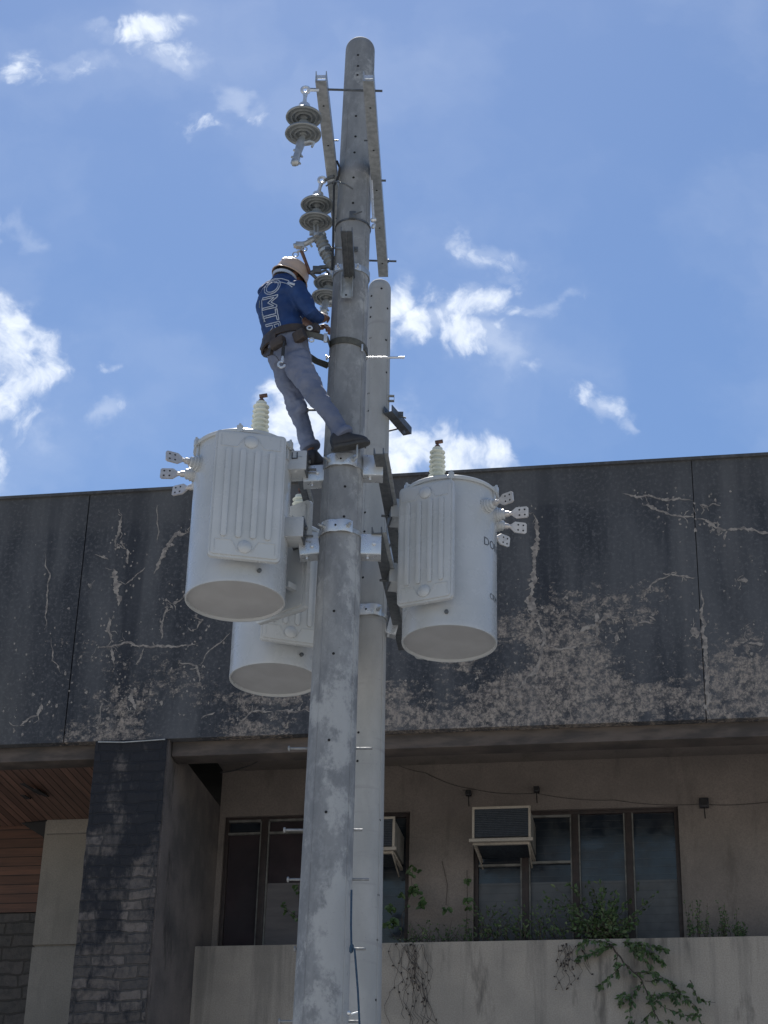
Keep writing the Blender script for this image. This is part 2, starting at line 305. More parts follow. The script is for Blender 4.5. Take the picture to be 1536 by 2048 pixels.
# ------------------------------------------------------------------ mesh builder
MW = {}
class MB:
    def __init__(s): s.v = []; s.f = []; s.mi = []
    def add(s, vs, fs, mi=0):
        o = len(s.v); s.v += [Vector(x) for x in vs]; s.f += [tuple(i + o for i in f) for f in fs]; s.mi += [mi] * len(fs)
    def box(s, c, d, rot=None, mi=0):
        c = Vector(c); h = [x / 2 for x in d]; vs = []
        for z in (-1, 1):
            for y in (-1, 1):
                for x in (-1, 1):
                    q = Vector((x * h[0], y * h[1], z * h[2]))
                    vs.append(c + (rot @ q if rot is not None else q))
        s.add(vs, [(0, 2, 3, 1), (4, 5, 7, 6), (0, 1, 5, 4), (2, 6, 7, 3), (0, 4, 6, 2), (1, 3, 7, 5)], mi)
    def span(s, a, b, mi=0):
        s.box([(a[i] + b[i]) / 2 for i in range(3)], [abs(a[i] - b[i]) for i in range(3)], None, mi)
    def rings(s, rs, mi=0, cap=True, closed=False):
        n = len(rs[0]); vs = [p for r in rs for p in r]; fs = []
        m = len(rs)
        for i in range(m if closed else m - 1):
            a, b = i * n, ((i + 1) % m) * n
            for j in range(n):
                k = (j + 1) % n; fs.append((a + j, a + k, b + k, b + j))
        if cap and not closed:
            fs.append(tuple(reversed(range(n)))); fs.append(tuple((m - 1) * n + j for j in range(n)))
        s.add(vs, fs, mi)
    def tube(s, pts, r, seg=8, mi=0, cap=True, closed=False):
        pts = [Vector(p) for p in pts]; n = len(pts)
        rr = r if isinstance(r, (list, tuple)) else [r] * n
        rs = []; prev = None
        for i, p in enumerate(pts):
            if closed: d = pts[(i + 1) % n] - pts[i - 1]
            else: d = pts[min(i + 1, n - 1)] - pts[max(i - 1, 0)]
            d.normalize()
            if prev is None:
                x = d.orthogonal().normalized()
            else:
                x = (prev - d * prev.dot(d)).normalized()
            prev = x; y = d.cross(x)
            rs.append([p + (x * math.cos(t) + y * math.sin(t)) * rr[i] for t in [2 * math.pi * k / seg for k in range(seg)]])
        s.rings(rs, mi, cap, closed)
    def lathe(s, prof, mat=None, seg=28, mi=0, cap=True):
        rs = []
        for (r, z) in prof:
            ring = [Vector((max(r, 1e-4) * math.cos(2 * math.pi * k / seg), max(r, 1e-4) * math.sin(2 * math.pi * k / seg), z)) for k in range(seg)]
            rs.append([mat @ q if mat else q for q in ring])
        s.rings(rs, mi, cap)
    def prism(s, poly, t, mat, mi=0):
        a = [mat @ Vector((x, y, -t / 2)) for x, y in poly]; b = [mat @ Vector((x, y, t / 2)) for x, y in poly]; n = len(poly)
        s.add(a + b, [tuple(reversed(range(n))), tuple(range(n, 2 * n))] + [(i, (i + 1) % n, (i + 1) % n + n, i + n) for i in range(n)], mi)
    def strip(s, pts, wv, w, t, mi=0, closed=False):
        """flat band: pts path, wv width direction, thickness t across"""
        pts = [Vector(p) for p in pts]; n = len(pts); rs = []
        for i, p in enumerate(pts):
            d = (pts[(i + 1) % n] - pts[i - 1]) if closed else (pts[min(i + 1, n - 1)] - pts[max(i - 1, 0)])
            d.normalize(); W_ = (wv - d * wv.dot(d)).normalized(); T = d.cross(W_)
            rs.append([p + W_ * w / 2 + T * t / 2, p - W_ * w / 2 + T * t / 2, p - W_ * w / 2 - T * t / 2, p + W_ * w / 2 - T * t / 2])
        s.rings(rs, mi, not closed, closed)
    def build(s, name, mats, parent=None, local=True, bevel=0, smooth=40):
        mats = mats if isinstance(mats, (list, tuple)) else [mats]
        me = bpy.data.meshes.new(name)
        vs = s.v
        if parent is not None and not local:
            inv = MW[parent.name].inverted(); vs = [inv @ v for v in vs]
        me.from_pydata([tuple(v) for v in vs], [], s.f)
        for m_ in mats: me.materials.append(M[m_])
        me.polygons.foreach_set('material_index', s.mi)
        import bmesh
        bm = bmesh.new(); bm.from_mesh(me)
        bmesh.ops.recalc_face_normals(bm, faces=bm.faces)
        if bevel:
            es = [e for e in bm.edges if len(e.link_faces) == 2 and e.calc_face_angle(0) > R(50)]
            bmesh.ops.bevel(bm, geom=es, offset=bevel, segments=2, profile=.6, affect='EDGES', clamp_overlap=True)
        for f in bm.faces: f.smooth = True
        for e in bm.edges:
            if len(e.link_faces) == 2 and e.calc_face_angle(0) > R(smooth): e.smooth = False
        bm.to_mesh(me); bm.free()
        o = bpy.data.objects.new(name, me); COL.objects.link(o)
        if parent is not None: o.parent = parent
        return o
def tag(o, label=None, cat=None, group=None, kind=None):
    if label: o['label'] = label
    if cat: o['category'] = cat
    if group: o['group'] = group
    if kind: o['kind'] = kind
    return o
def thing(name, label, cat, loc=(0, 0, 0), rz=0, group=None):
    o = bpy.data.objects.new(name, None); COL.objects.link(o); o.location = loc; o.rotation_euler = (0, 0, rz)
    o.empty_display_size = .1
    MW[o.name] = Matrix.Translation(Vector(loc)) @ Matrix.Rotation(rz, 4, 'Z')
    return tag(o, label, cat, group)
def frame(o, z, xh=Vector((1, 0, 0))):
    z = Vector(z).normalized(); x = Vector(xh) - z * Vector(xh).dot(z)
    if x.length < 1e-4: x = z.orthogonal()
    x.normalize(); y = z.cross(x)
    return Matrix(((x.x, y.x, z.x, o[0]), (x.y, y.y, z.y, o[1]), (x.z, y.z, z.z, o[2]), (0, 0, 0, 1)))
def rrect(w, h, r, n=5):
    out = []
    for cx, cy, a0 in ((w / 2 - r, h / 2 - r, 0), (-w / 2 + r, h / 2 - r, 90), (-w / 2 + r, -h / 2 + r, 180), (w / 2 - r, -h / 2 + r, 270)):
        for k in range(n + 1):
            a = R(a0 + 90 * k / n); out.append((cx + r * math.cos(a), cy + r * math.sin(a)))
    return out
def textmesh(body, size, fill='FRONT'):
    cu = bpy.data.curves.new('txt', 'FONT'); cu.body = body; cu.size = size; cu.align_x = 'CENTER'; cu.align_y = 'CENTER'; cu.fill_mode = fill
    cu.resolution_u = 3
    ob = bpy.data.objects.new('txt', cu); COL.objects.link(ob)
    dg = bpy.context.evaluated_depsgraph_get(); me = bpy.data.meshes.new_from_object(ob.evaluated_get(dg))
    vs = [v.co.copy() for v in me.vertices]; fs = [tuple(p.vertices) for p in me.polygons]; es = [tuple(e.vertices) for e in me.edges]
    bpy.data.objects.remove(ob); bpy.data.curves.remove(cu); bpy.data.meshes.remove(me)
    return vs, fs, es
# ------------------------------------------------------------------ ground
g = MB(); g.add([(-600, -600, 0), (600, -600, 0), (600, 600, 0), (-600, 600, 0)], [(0, 1, 2, 3)])
tag(g.build('ground', 'ground'), kind='structure')
# ------------------------------------------------------------------ building
BO = Vector((0, 17.5, 0)); BA = R(-10.1)
eS = Vector((math.cos(BA), math.sin(BA), 0)); nW = Vector((-math.sin(BA), math.cos(BA), 0))
def fac(px, py, w=0.0):
    d = ray(px, py); p0 = BO + nW * w
    t = (p0 - CAM).dot(nW) / d.dot(nW); q = CAM + d * t - BO
    return q.dot(eS), q.z
zt = (fac(0, 998)[1] + fac(1536, 915)[1] + fac(768, 957)[1]) / 3
zb = (fac(0, 1489)[1] + fac(770, 1458)[1] + fac(1536, 1438)[1]) / 3
print('fascia', zt, zb, [fac(x, y)[1] for x, y in ((0, 998), (768, 957), (1536, 915), (0, 1489), (770, 1458), (1536, 1438))])
bld = thing('concrete_building', 'weathered concrete building with black stained fascia and recessed windows behind the poles', 'building', BO, BA)
J1 = fac(152, 1250)[0]; J2 = fac(1400, 1220)[0]
m = MB(); gp = .006
for a, b in ((-14, J1 - gp), (J1 + gp, J2 - .004), (J2 + .004, 14)):
    m.span((a, 0, zb), (b, .18, zt))
m.span((-14, .17, zb + .01), (14, .26, zt - .01))
fm = m
m = MB(); m.span((-14, -.03, zt), (14, .30, zt + .035)); m.build('coping', 'fascia', bld, bevel=.006)
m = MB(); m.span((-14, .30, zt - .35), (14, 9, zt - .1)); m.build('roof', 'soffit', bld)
zs = zb + .62          # concrete soffit height over the window bay
# pillar
PL0, PR0 = fac(192, 1490)[0], fac(335, 1490)[0]
print('pillar', PL0, PR0, fac(130, 2048)[0], fac(292, 2048)[0])
m = MB(); m.span((PR0 + .02, .10, zb - .155), (14, .34, zb)); m.span((-14, .10, zb - .155), (PL0 - .02, .34, zb)); m.build('fascia_trim', 'trim', bld, bevel=.01)
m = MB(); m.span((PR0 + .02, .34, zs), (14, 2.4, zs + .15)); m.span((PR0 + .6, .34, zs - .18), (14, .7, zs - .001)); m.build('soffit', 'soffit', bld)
m = MB(); m.span((PR0 + .02, 1.7, zs - .22), (14, 2.15, zs - .002)); m.build('ceiling_beam', 'plaster', bld, bevel=.02)
# rough front of pillar as jittered grid
def rough_face(mb, s0, s1, w, z0, z1, amp, du=.035, seed=0):
    nu = max(2, int((s1 - s0) / du)); nv = int((z1 - z0) / du); vs = []
    for j in range(nv + 1):
        for i in range(nu + 1):
            a = s0 + (s1 - s0) * i / nu; b = z0 + (z1 - z0) * j / nv
            d = mnoise.noise(Vector((a * 3, b * 6, seed))) * amp + mnoise.noise(Vector((a * 14, b * 20, seed))) * amp * .6
            e = mnoise.noise(Vector((b * 7, seed, 3))) * amp * .8 if i in (0, nu) else 0
            vs.append((a + e, w + d, b))
    fs = [(j * (nu + 1) + i, j * (nu + 1) + i + 1, (j + 1) * (nu + 1) + i + 1, (j + 1) * (nu + 1) + i) for j in range(nv) for i in range(nu)]
    mb.add(vs, fs)
m = MB(); m.span((PL0 + .02, .03, 0), (PR0 - .02, 2.15, zb - .004)); rough_face(m, PL0, PR0, -.012, 2.6, zb - .004, .012)
m.span((PL0, 0.0, 0), (PR0 - .005, .05, 2.6))
m.build('pillar', 'brick', bld)
m = MB(); m.span((PR0 - .03, .025, 0), (PR0 + .012, 2.15, zb - .004)); m.span((PL0 - .012, .025, 0), (PL0 + .03, 2.15, zb - .004)); m.build('pillar_side', 'finside', bld)
m = MB(); m.tube([(PL0 + .03, -.03, zb - .02), (PL0 + .3, -.035, zb - .035), (PR0 - .02, -.03, zb - .018)], .007, 6); m.build('flashing_strip', 'galv', bld)
# window wall
WW = 2.15
zw_t = fac(900, 1628, WW)[1]; zw_b = (fac(450, 1886, WW)[1] + fac(1368, 1872, WW)[1]) / 2
W1 = (fac(450, 1635, WW)[0], fac(820, 1625, WW)[0]); W2 = (fac(947, 1700, WW)[0], fac(1360, 1700, WW)[0])
w2t = fac(1350, 1612, WW)[1]; w1t = fac(480, 1633, WW)[1]
print('win', W1, W2, w1t, w2t, zw_b, 'zs', zs)
zp = (fac(400, 1891, 1.5)[1] + fac(1500, 1873, 1.5)[1]) / 2     # planter top
sill = zp + .06
m = MB(); t_ = .2
for (a, b, z0, z1) in ((PR0 + .012, W1[0], 0, zs), (W1[1], W2[0], 0, zs), (W2[1], 14, 0, zs), (W1[0], W1[1], 0, sill), (W1[0], W1[1], w1t, zs), (W2[0], W2[1], 0, sill), (W2[0], W2[1], w2t, zs)):
    m.span((a, WW, z0), (b, WW + t_, z1))
m.build('wall', 'plaster', bld)
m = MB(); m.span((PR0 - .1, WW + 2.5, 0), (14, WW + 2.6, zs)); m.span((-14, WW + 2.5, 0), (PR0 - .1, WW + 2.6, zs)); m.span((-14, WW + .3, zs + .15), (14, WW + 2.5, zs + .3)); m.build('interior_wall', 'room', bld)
PLW = 1.5
m = MB(); m.span((PR0 + .012, PLW, 0), (14, PLW + .12, zp)); m.span((PR0 + .012, PLW + .12, 0), (14, WW, zp - .05)); m.build('planter_wall', 'planter', bld, bevel=.012)
# left bay
zwc = zb - .155
m = MB(); m.span((-14, .34, zwc + .02), (PL0 - .012, 2.6, zwc + .06)); m.build('plank_ceiling', 'woodceil', bld)
LW = 2.15
c0 = fac(97, 1640, LW)[0]; print('col', c0, fac(50, 2048, LW)[0])
m = MB(); zj = fac(110, 1895, LW)[1]
m.span((c0, LW - .08, zj + .012), (PL0 - .012, LW + .1, zwc + .018)); m.span((c0, LW - .08, 0), (PL0 - .012, LW + .1, zj - .012)); m.span((c0 + .02, LW - .05, 0), (PL0 - .012, LW + .14, zwc - .01))
m.span((c0 + .03, LW - .13, zwc - .14), (PL0 - .012, LW - .08, zwc + .018))
m.build('column', 'plaster_lt', bld, bevel=.006)
m = MB(); hx, hz = fac(85, 1612, LW); m.add([(c0 - .30, LW - .06, zwc + .016), (c0 + .03, LW - .06, zwc + .016), (c0 + .03, LW - .14, zwc + .014), (c0 - .02, LW + .045, zwc - .20), (c0 - .06, LW + .045, zwc - .12)], [(0, 1, 2), (0, 1, 3, 4)])
m.build('broken_corner', 'room', bld)
m = MB()
for k, (px, py, L_) in enumerate(((62, 1538, .5), (78, 1552, .42), (50, 1545, .3))):
    a_ = fac(px, py, .8 + .12 * k); m.box((a_[0], .9 + .12 * k, zwc - .015), (.05, L_, .008), Matrix.Rotation(R(5 + 3 * k), 3, 'X') @ Matrix.Rotation(R(6 * k - 5), 3, 'Z'))
m.build('loose_plank', 'room', bld)
zbw = fac(40, 1822, LW)[1]
m = MB(); m.span((-14, LW + .05, zbw), (c0, LW + .15, zwc + .018)); m.build('wood_panelling', 'woodwall', bld)
m = MB(); m.span((-14, LW + .08, 0), (c0, LW + .2, zbw - .003)); m.build('block_wall', 'block', bld)
# crack filler ribbons
cracks = [([(245, 1030), (238, 1062), (231, 1082), (231, 1095)], 7), ([(253, 1098), (256, 1128)], 6), ([(313, 1010), (317, 1050), (315, 1085)], 4),
 ([(378, 1066), (350, 1070), (338, 1088), (322, 1115), (308, 1148)], 11), ([(190, 1108), (218, 1119)], 4), ([(226, 1138), (232, 1165), (238, 1200), (237, 1212)], 14),
 ([(290, 1135), (270, 1155), (250, 1168)], 4), ([(217, 1235), (220, 1262), (222, 1280)], 9), ([(335, 1205), (333, 1225), (323, 1245), (322, 1278)], 6), ([(345, 1207), (368, 1198)], 6),
 ([(195, 1294), (224, 1295), (248, 1283), (275, 1292), (310, 1292), (360, 1296), (396, 1288)], 8), ([(222, 1295), (226, 1325)], 6), ([(290, 1295), (272, 1330)], 4),
 ([(355, 1325), (395, 1330), (400, 1370)], 5), ([(405, 1240), (395, 1258)], 5), ([(480, 1445), (505, 1425), (545, 1422)], 7), ([(552, 1422), (600, 1424)], 5), ([(404, 1436), (430, 1425)], 4),
 ([(460, 1265), (440, 1285), (420, 1300), (402, 1330)], 4), ([(90, 1105), (97, 1150), (92, 1220), (90, 1260)], 3.5), ([(103, 1275), (106, 1320), (125, 1345)], 3), ([(205, 1400), (200, 1430), (195, 1460)], 5),
 ([(85, 1408), (75, 1430), (40, 1452)], 6), ([(262, 1380), (268, 1420)], 13), ([(190, 1160), (180, 1178)], 3),
 ([(1068, 1026), (1075, 1065), (1070, 1110), (1068, 1140), (1066, 1170), (1062, 1205)], 15), ([(1062, 1190), (1066, 1232)], 24), ([(1076, 1228), (1088, 1268), (1084, 1300), (1070, 1345), (1040, 1375), (1010, 1375)], 9),
 ([(1245, 987), (1275, 995), (1290, 991), (1330, 1000), (1360, 998), (1388, 1004)], 7), ([(1285, 1011), (1300, 1014), (1335, 1026), (1365, 1031), (1390, 1030)], 8), ([(1395, 1038), (1425, 1048), (1445, 1062), (1490, 1060), (1536, 1066), (1560, 1070)], 9),
 ([(1402, 1012), (1418, 1014)], 6), ([(1452, 1062), (1453, 1080)], 4), ([(1290, 1182), (1318, 1157), (1342, 1148), (1362, 1155), (1396, 1156)], 5), ([(1476, 1164), (1496, 1162)], 10),
 ([(1404, 1180), (1405, 1240), (1412, 1310), (1415, 1380), (1417, 1440)], 13), ([(1385, 1255), (1396, 1275)], 11), ([(1275, 1245), (1310, 1243)], 6), ([(1120, 1232), (1136, 1230)], 6),
 ([(1160, 1262), (1180, 1252), (1215, 1235), (1236, 1240)], 13), ([(1095, 1294), (1130, 1300), (1165, 1286), (1195, 1282)], 7), ([(1197, 1225), (1196, 1275)], 9), ([(1235, 1265), (1230, 1285)], 9), ([(1495, 1284), (1530, 1288)], 9)]
m = fm
rc = random.Random(11); extra = []
for pts, w in cracks:
    if w < 5: continue
    for _ in range(4):
        q = rc.choice(pts); a_ = rc.uniform(0, 6.28); L_ = rc.uniform(8, 24)
        extra.append(([q, (q[0] + math.cos(a_) * L_ * .5 + rc.uniform(-3, 3), q[1] + math.sin(a_) * L_ * .5), (q[0] + math.cos(a_ + .4) * L_, q[1] + math.sin(a_ + .4) * L_)], rc.uniform(1.6, 3.2)))
cracks += extra
for _ in range(760):                                   # small flakes where the black skin has come off
    if rc.random() < .55:
        cpts, cw = rc.choice(cracks); q = rc.choice(cpts); px_, py_ = q[0] + rc.gauss(0, 16), q[1] + rc.gauss(0, 22)
    else:
        px_, py_ = rc.uniform(0, 1536), 1440 - abs(rc.gauss(0, 130))
    s_, z_ = fac(px_, py_, 0)
    if z_ < zb + .03 or z_ > zt - .3: continue
    r_ = rc.uniform(.004, .015) * (1.6 if rc.random() < .12 else 1); nn_ = 9
    m.add([(s_, -.0035, z_)] + [(s_ + math.cos(6.283 * k / nn_) * r_ * rc.uniform(.35, 1.2), -.0035, z_ + math.sin(6.283 * k / nn_) * r_ * rc.uniform(.4, 1.5)) for k in range(nn_)], [(0, 1 + k, 1 + (k + 1) % nn_) for k in range(nn_)], 1)
for pts, w in cracks:
    P = [fac(x, y, 0) for x, y in pts]; kk = w / 270.0
    L = []
    for i in range(len(P) - 1):
        a, b = Vector(P[i]), Vector(P[i + 1]); nseg = max(2, int((b - a).length / .012))
        for k in range(nseg): L.append(a.lerp(b, k / nseg))
    L.append(Vector(P[-1])); nL = len(L); vs = []
    for i, q in enumerate(L):
        d = (L[min(i + 1, nL - 1)] - L[max(i - 1, 0)]).normalized(); nn = Vector((-d.y, d.x))
        t = i / (nL - 1); env = min(1, 5 * t + .1, 5 * (1 - t) + .1) * (.55 + .9 * abs(mnoise.noise(Vector((q.x * 5, q.y * 5, w)))) * 1.6)
        q = q + nn * mnoise.noise(Vector((q.x * 9, q.y * 9, 5))) * .03
        wa = kk * .5 * env * (1 + 1.1 * mnoise.noise(Vector((q.x * 30, q.y * 30, 1))) + .8 * mnoise.noise(Vector((q.x * 80, q.y * 80, 1)))); wb = kk * .5 * env * (1 + 1.1 * mnoise.noise(Vector((q.x * 30, q.y * 30, 9))) + .8 * mnoise.noise(Vector((q.x * 80, q.y * 80, 9))))
        wv = -.004
        vs += [(q.x + nn.x * wa, wv, q.y + nn.y * wa), (q.x - nn.x * wb, wv, q.y - nn.y * wb)]
    m.add(vs, [(2 * i, 2 * i + 1, 2 * i + 3, 2 * i + 2) for i in range(nL - 1)], 1)
m.build('fascia', ['fascia', 'crack'], bld)
# windows
def window(s0, s1, z0, z1, mulls, panes, transoms=(), wp=WW + .09):
    fr = MB(); b = .045
    fr.span((s0, wp - .05, z0), (s0 + b, wp + .03, z1)); fr.span((s1 - b, wp - .05, z0), (s1, wp + .03, z1))
    fr.span((s0 + b, wp - .048, z1 - b), (s1 - b, wp + .028, z1)); fr.span((s0 + b, wp - .052, z0), (s1 - b, wp + .032, z0 + b))
    for x in mulls:
        fr.span((x - .035, wp - .06, z0 + b), (x + .035, wp + .025, z1 - b))
    o = fr.build('window', 'framered', bld, bevel=.004)
    tr = MB(); n_ = 0
    for x in mulls:
        tr.span((x - .052, wp - .045, z0 + b), (x - .037, wp - .01, z1 - b)); tr.span((x + .037, wp - .045, z0 + b), (x + .052, wp - .01, z1 - b)); n_ += 1
    for (a, c, z) in transoms:
        tr.span((a, wp - .055, z - .012), (c, wp - .02, z + .012)); n_ += 1
    if n_: tr.build('frame', 'frame', o)
    for (a, c, za, zc, mt, dw) in panes:
        q = MB(); q.span((a, wp + dw, za), (c, wp + dw + .008, zc)); q.build('pane', mt, o)
    return o
s_m1 = fac(523, 1750, WW)[0]
zt1 = fac(490, 1665, WW)[1]; zt1b = fac(490, 1640, WW)[1]; zl1 = fac(560, 1762, WW)[1]
s_mid = fac(640, 1750, WW)[0]
window(W1[0], W1[1], sill, w1t, [s_m1, s_mid, fac(735, 1750, WW)[0]],
       [(W1[0] + .03, s_m1, sill + .03, zt1, 'redpane', 0), (W1[0] + .03, s_m1, zt1, w1t - .03, 'glass', .003), (s_m1, s_mid, zl1, w1t - .03, 'redpane', .0), (s_m1, s_mid, sill + .03, zl1, 'board', -.01), (s_mid, W1[1] - .03, sill + .03, w1t - .03, 'glass', 0),
        (fac(768, 1750, WW)[0] , W1[1] - .08, sill + .2, zl1 - .02, 'glasslow', .06)],
       [(W1[0] + .04, s_m1 - .05, zt1), (W1[0] + .04, s_m1 - .05, zt1b), (s_m1 + .05, s_mid - .05, zt1), (s_m1 + .05, s_mid - .05, zt1b)])
sa, sb, sc_ = fac(1050, 1760, WW)[0], fac(1150, 1700, WW)[0], fac(1258, 1700, WW)[0]
zl2 = fac(1200, 1757, WW)[1]; zc2 = fac(1110, 1722, WW)[1]
window(W2[0], W2[1], sill, w2t, [sa, sb, sc_],
       [(W2[0] + .03, W2[1] - .03, zl2, w2t - .03, 'glass', 0), (W2[0] + .03, sa, sill + .03, zl2, 'glasslow', 0.0), (sa, sb, sill + .03, zl2, 'glasslow', 0.0), (sb, sc_, sill + .03, zl2, 'glasslow', 0.0), (sc_, W2[1] - .03, sill + .03, zl2, 'glasslow', 0.0)],
       [(sa + .05, sb - .05, w2t - .06), (sa + .05, sb - .05, zc2), (W2[0] + .05, sa - .05, zc2 - .02)])
# ------------------------------------------------------------------ air conditioners (built in facade space)
def bthing(name, label, cat, s, w, z, group=None):
    p = BO + eS * s + nW * w + Vector((0, 0, z))
    return thing(name, label, cat, p, BA, group)
def aircon(label, x0, x1, y0, y1):
    a, zt_ = fac(x0, y0, 1.5); b, _ = fac(x1, y0, 1.5); zb_ = fac(x0, y1, 1.5)[1]
    W_, H_ = b - a, zt_ - zb_; r = bthing('air_conditioner', label, 'air conditioner', (a + b) / 2, 1.5, zb_, 'window air conditioners')
    m = MB(); m.span((-W_ / 2 + .01, .02, .02), (W_ / 2 - .01, .70, H_ - .01)); m.build('casing', 'acmetal', r, bevel=.008)
    m = MB(); f_ = .025
    m.span((-W_ / 2, 0, H_ - f_), (W_ / 2, .03, H_)); m.span((-W_ / 2, 0, .0), (-W_ / 2 + f_, .03, H_ - f_)); m.span((W_ / 2 - f_, 0, .0), (W_ / 2, .03, H_ - f_))
    m.build('front_frame', 'planter', r, bevel=.003)
    m = MB(); m.span((-W_ / 2 + f_, .010, .02), (W_ / 2 - f_, .018, H_ - f_))
    k = 15
    for i in range(k):
        z = .03 + (H_ - f_ - .05) * i / (k - 1)
        m.box((0, .004, z), (W_ - 2 * f_, .016, .006), Matrix.Rotation(R(25), 3, 'X'))
    m.build('grille', 'acdark', r)
    m = MB()
    m.span((-W_ / 2 - .03, -.02, -.035), (W_ / 2 + .02, .02, -.002)); m.span((-W_ / 2, .05, -.05), (W_ / 2 - .02, .09, -.02))
    for sx in (-W_ / 2 + .02, W_ / 2 - .03):
        m.span((sx - .015, .09, -.05), (sx + .015, .68, -.02))
    m.tube([(-W_ / 2 + .02, .06, -.05), (-W_ / 2 + .04, .64, -.13)], .009, 6); m.tube([(W_ / 2 - .03, .06, -.05), (W_ / 2 - .05, .64, -.13)], .009, 6)
    m.build('support_bracket', 'planter', r, bevel=.003)
    m = MB(); m.span((-W_ / 2 + .03, .1, -.012), (W_ / 2 - .05, .66, -.002)); m.build('dark_underside', 'acdark', r)  # dark sheet below the casing, its underside shade put into the colour
    return r
aircon('boxy window air conditioner with cream front frame above the wide right window', 944, 1061, 1614, 1678)
aircon('window air conditioner half hidden behind the smooth rear pole', 672, 790, 1636, 1697)
# ------------------------------------------------------------------ wall boxes and wires
def wallbox(label, px, py, sz, name='junction_box', cat='junction box', mt='black', grp=None):
    s, z = fac(px, py, WW - .04)
    r = bthing(name, label, cat, s, WW - .04, z - sz / 2, grp)
    m = MB(); m.span((-sz / 2, -.03, 0), (sz / 2, .04, sz)); m.build('box', mt, r, bevel=.008)
    m = MB(); m.span((-sz * .32, -.038, sz * .2), (sz * .32, -.028, sz * .8)); m.tube([(0, 0, 0), (.004, 0, -.12)], .006, 6); m.build('cover', 'room', r)
wallbox('small dark wall box just above the left corner of the air conditioner', 937, 1586, .06, grp='dark boxes on the wall')
wallbox('small dark wall box above the right corner of the air conditioner', 1073, 1579, .06, grp='dark boxes on the wall')
wallbox('square dark box on the beige wall right of the wide window', 1408, 1606, .10, grp='dark boxes on the wall')
def wirecurve(pxs, w, r=.006, name='cable', label='', mt='rubber'):
    P = []
    for i in range(len(pxs) - 1):
        a, b = fac(*pxs[i], w), fac(*pxs[i + 1], w)
        for k in range(8):
            t = k / 8; P.append(Vector((a[0] * (1 - t) + b[0] * t, w + .005 * math.sin(t * 9), a[1] * (1 - t) + b[1] * t - .03 * math.sin(math.pi * t))))
    b = fac(*pxs[-1], w); P.append(Vector((b[0], w, b[1])))
    W_ = [BO + eS * p.x + nW * p.y + Vector((0, 0, p.z)) for p in P]
    m = MB(); m.tube(W_, r, 6); return tag(m.build(name, mt), label, 'cable')
wirecurve([(768, 1516), (850, 1545), (945, 1578), (1073, 1586), (1230, 1600), (1400, 1608), (1560, 1600)], WW - .015, .0025, label='thin dark cable sagging across the wall above both windows')
wirecurve([(440, 1545), (520, 1520), (640, 1500)], 1.0, .007, label='dark cable under the roof edge beside the brick pillar')
# ------------------------------------------------------------------ poles
ZT1 = at(719.5, 84, 11.0).z; ZT2 = at(759, 564, 12.46).z
def polegeo(Y, top, bot):
    # top/bot: (xl, xr, y)
    a = at((top[0] + top[1]) / 2, top[2], Y); b = at((bot[0] + bot[1]) / 2, bot[2], Y)
    ra = (at(top[1], top[2], Y) - at(top[0], top[2], Y)).length / 2; rb = (at(bot[1], bot[2], Y) - at(bot[0], bot[2], Y)).length / 2
    print('pole', a, b, ra, rb); return a, b, ra, rb
a, b, ra, rb = polegeo(11.0, (690, 749, 125), (585, 697, 2048))
X1 = (a.x + b.x) / 2; k1 = (rb - ra) / (a.z - b.z); R1 = lambda z: ra + (a.z - z) * k1
TILT1 = (a.x - b.x) / (a.z - b.z); pa1, pb1, ra1 = a, b, ra; R1 = lambda z: ra1 + (pa1.z - z) * k1
ax1 = lambda z: Vector((pb1.x + TILT1 * (z - pb1.z), 11.0, z))
a2, b2, ra2, rb2 = polegeo(12.46, (735.5, 781.5, 610), (671, 762, 2048))
k2 = (rb2 - ra2) / (a2.z - b2.z); R2 = lambda z, r=ra2, q=a2.z: r + (q - z) * k2; T2 = (a2.x - b2.x) / (a2.z - b2.z)
ax2 = lambda z, q=b2.copy(): Vector((q.x + T2 * (z - q.z), 12.46, z))
def surf(px, py, ax, RR, Y):
    d = ray(px, py); p = at(px, py, Y)
    for _ in range(12):
        r = RR(p.z); c = ax(p.z); dx = p.x - c.x
        if abs(dx) >= r: dx = math.copysign(r * .999, dx)
        p = at(px, py, c.y - math.sqrt(r * r - dx * dx))
    nrm = (p - ax(p.z)); nrm.z = 0; return p, nrm.normalized()
def make_pole(ax, RR, ztop, mt, Y, holes, label, shoulder=.09):
    base = ax(0); r = thing('utility_pole', label, 'utility pole', base)
    m = MB(); rs = []
    zz = [0.0] + [0.5 * i for i in range(1, int((ztop - .3) / .5) + 1)] + [ztop - shoulder]
    for z in zz: rs.append((ax(z), RR(z)))
    rt = RR(ztop - shoulder)
    for k in range(1, 8):
        t = k / 7 * math.pi / 2; z = ztop - shoulder + shoulder * math.sin(t); rs.append((ax(z), max(rt * (.35 + .65 * math.cos(t)) if k < 7 else .004, .004)))
    m.rings([[c + Vector((math.cos(q) * rad, math.sin(q) * rad, 0)) for q in [2 * math.pi * i / 40 for i in range(40)]] for c, rad in rs])
    for (px, py) in holes:
        p, nn = surf(px, py, ax, RR, Y); m.lathe([(.008, -.004), (.009, .0015), (.0, .0015)], frame(p, nn), 12, 1)
    for az in (-128, -38):
        P = [ax(z) + Vector((math.cos(R(az)), math.sin(R(az)), 0)) * (RR(z) + .0005) for z in [k * .5 for k in range(int((ztop - .3) / .5) + 1)]]
        m.tube(P, .0035, 5)
    m.build('shaft', [mt, 'hole'], r, local=False, smooth=50); return r
fh = [(716, 110), (716, 132), (715, 150), (712, 232), (711, 273), (709, 305), (707, 355), (706, 406), (690, 973), (688, 1033), (682, 918), (668, 1222), (667, 1307), (652, 1624), (658, 1480)]
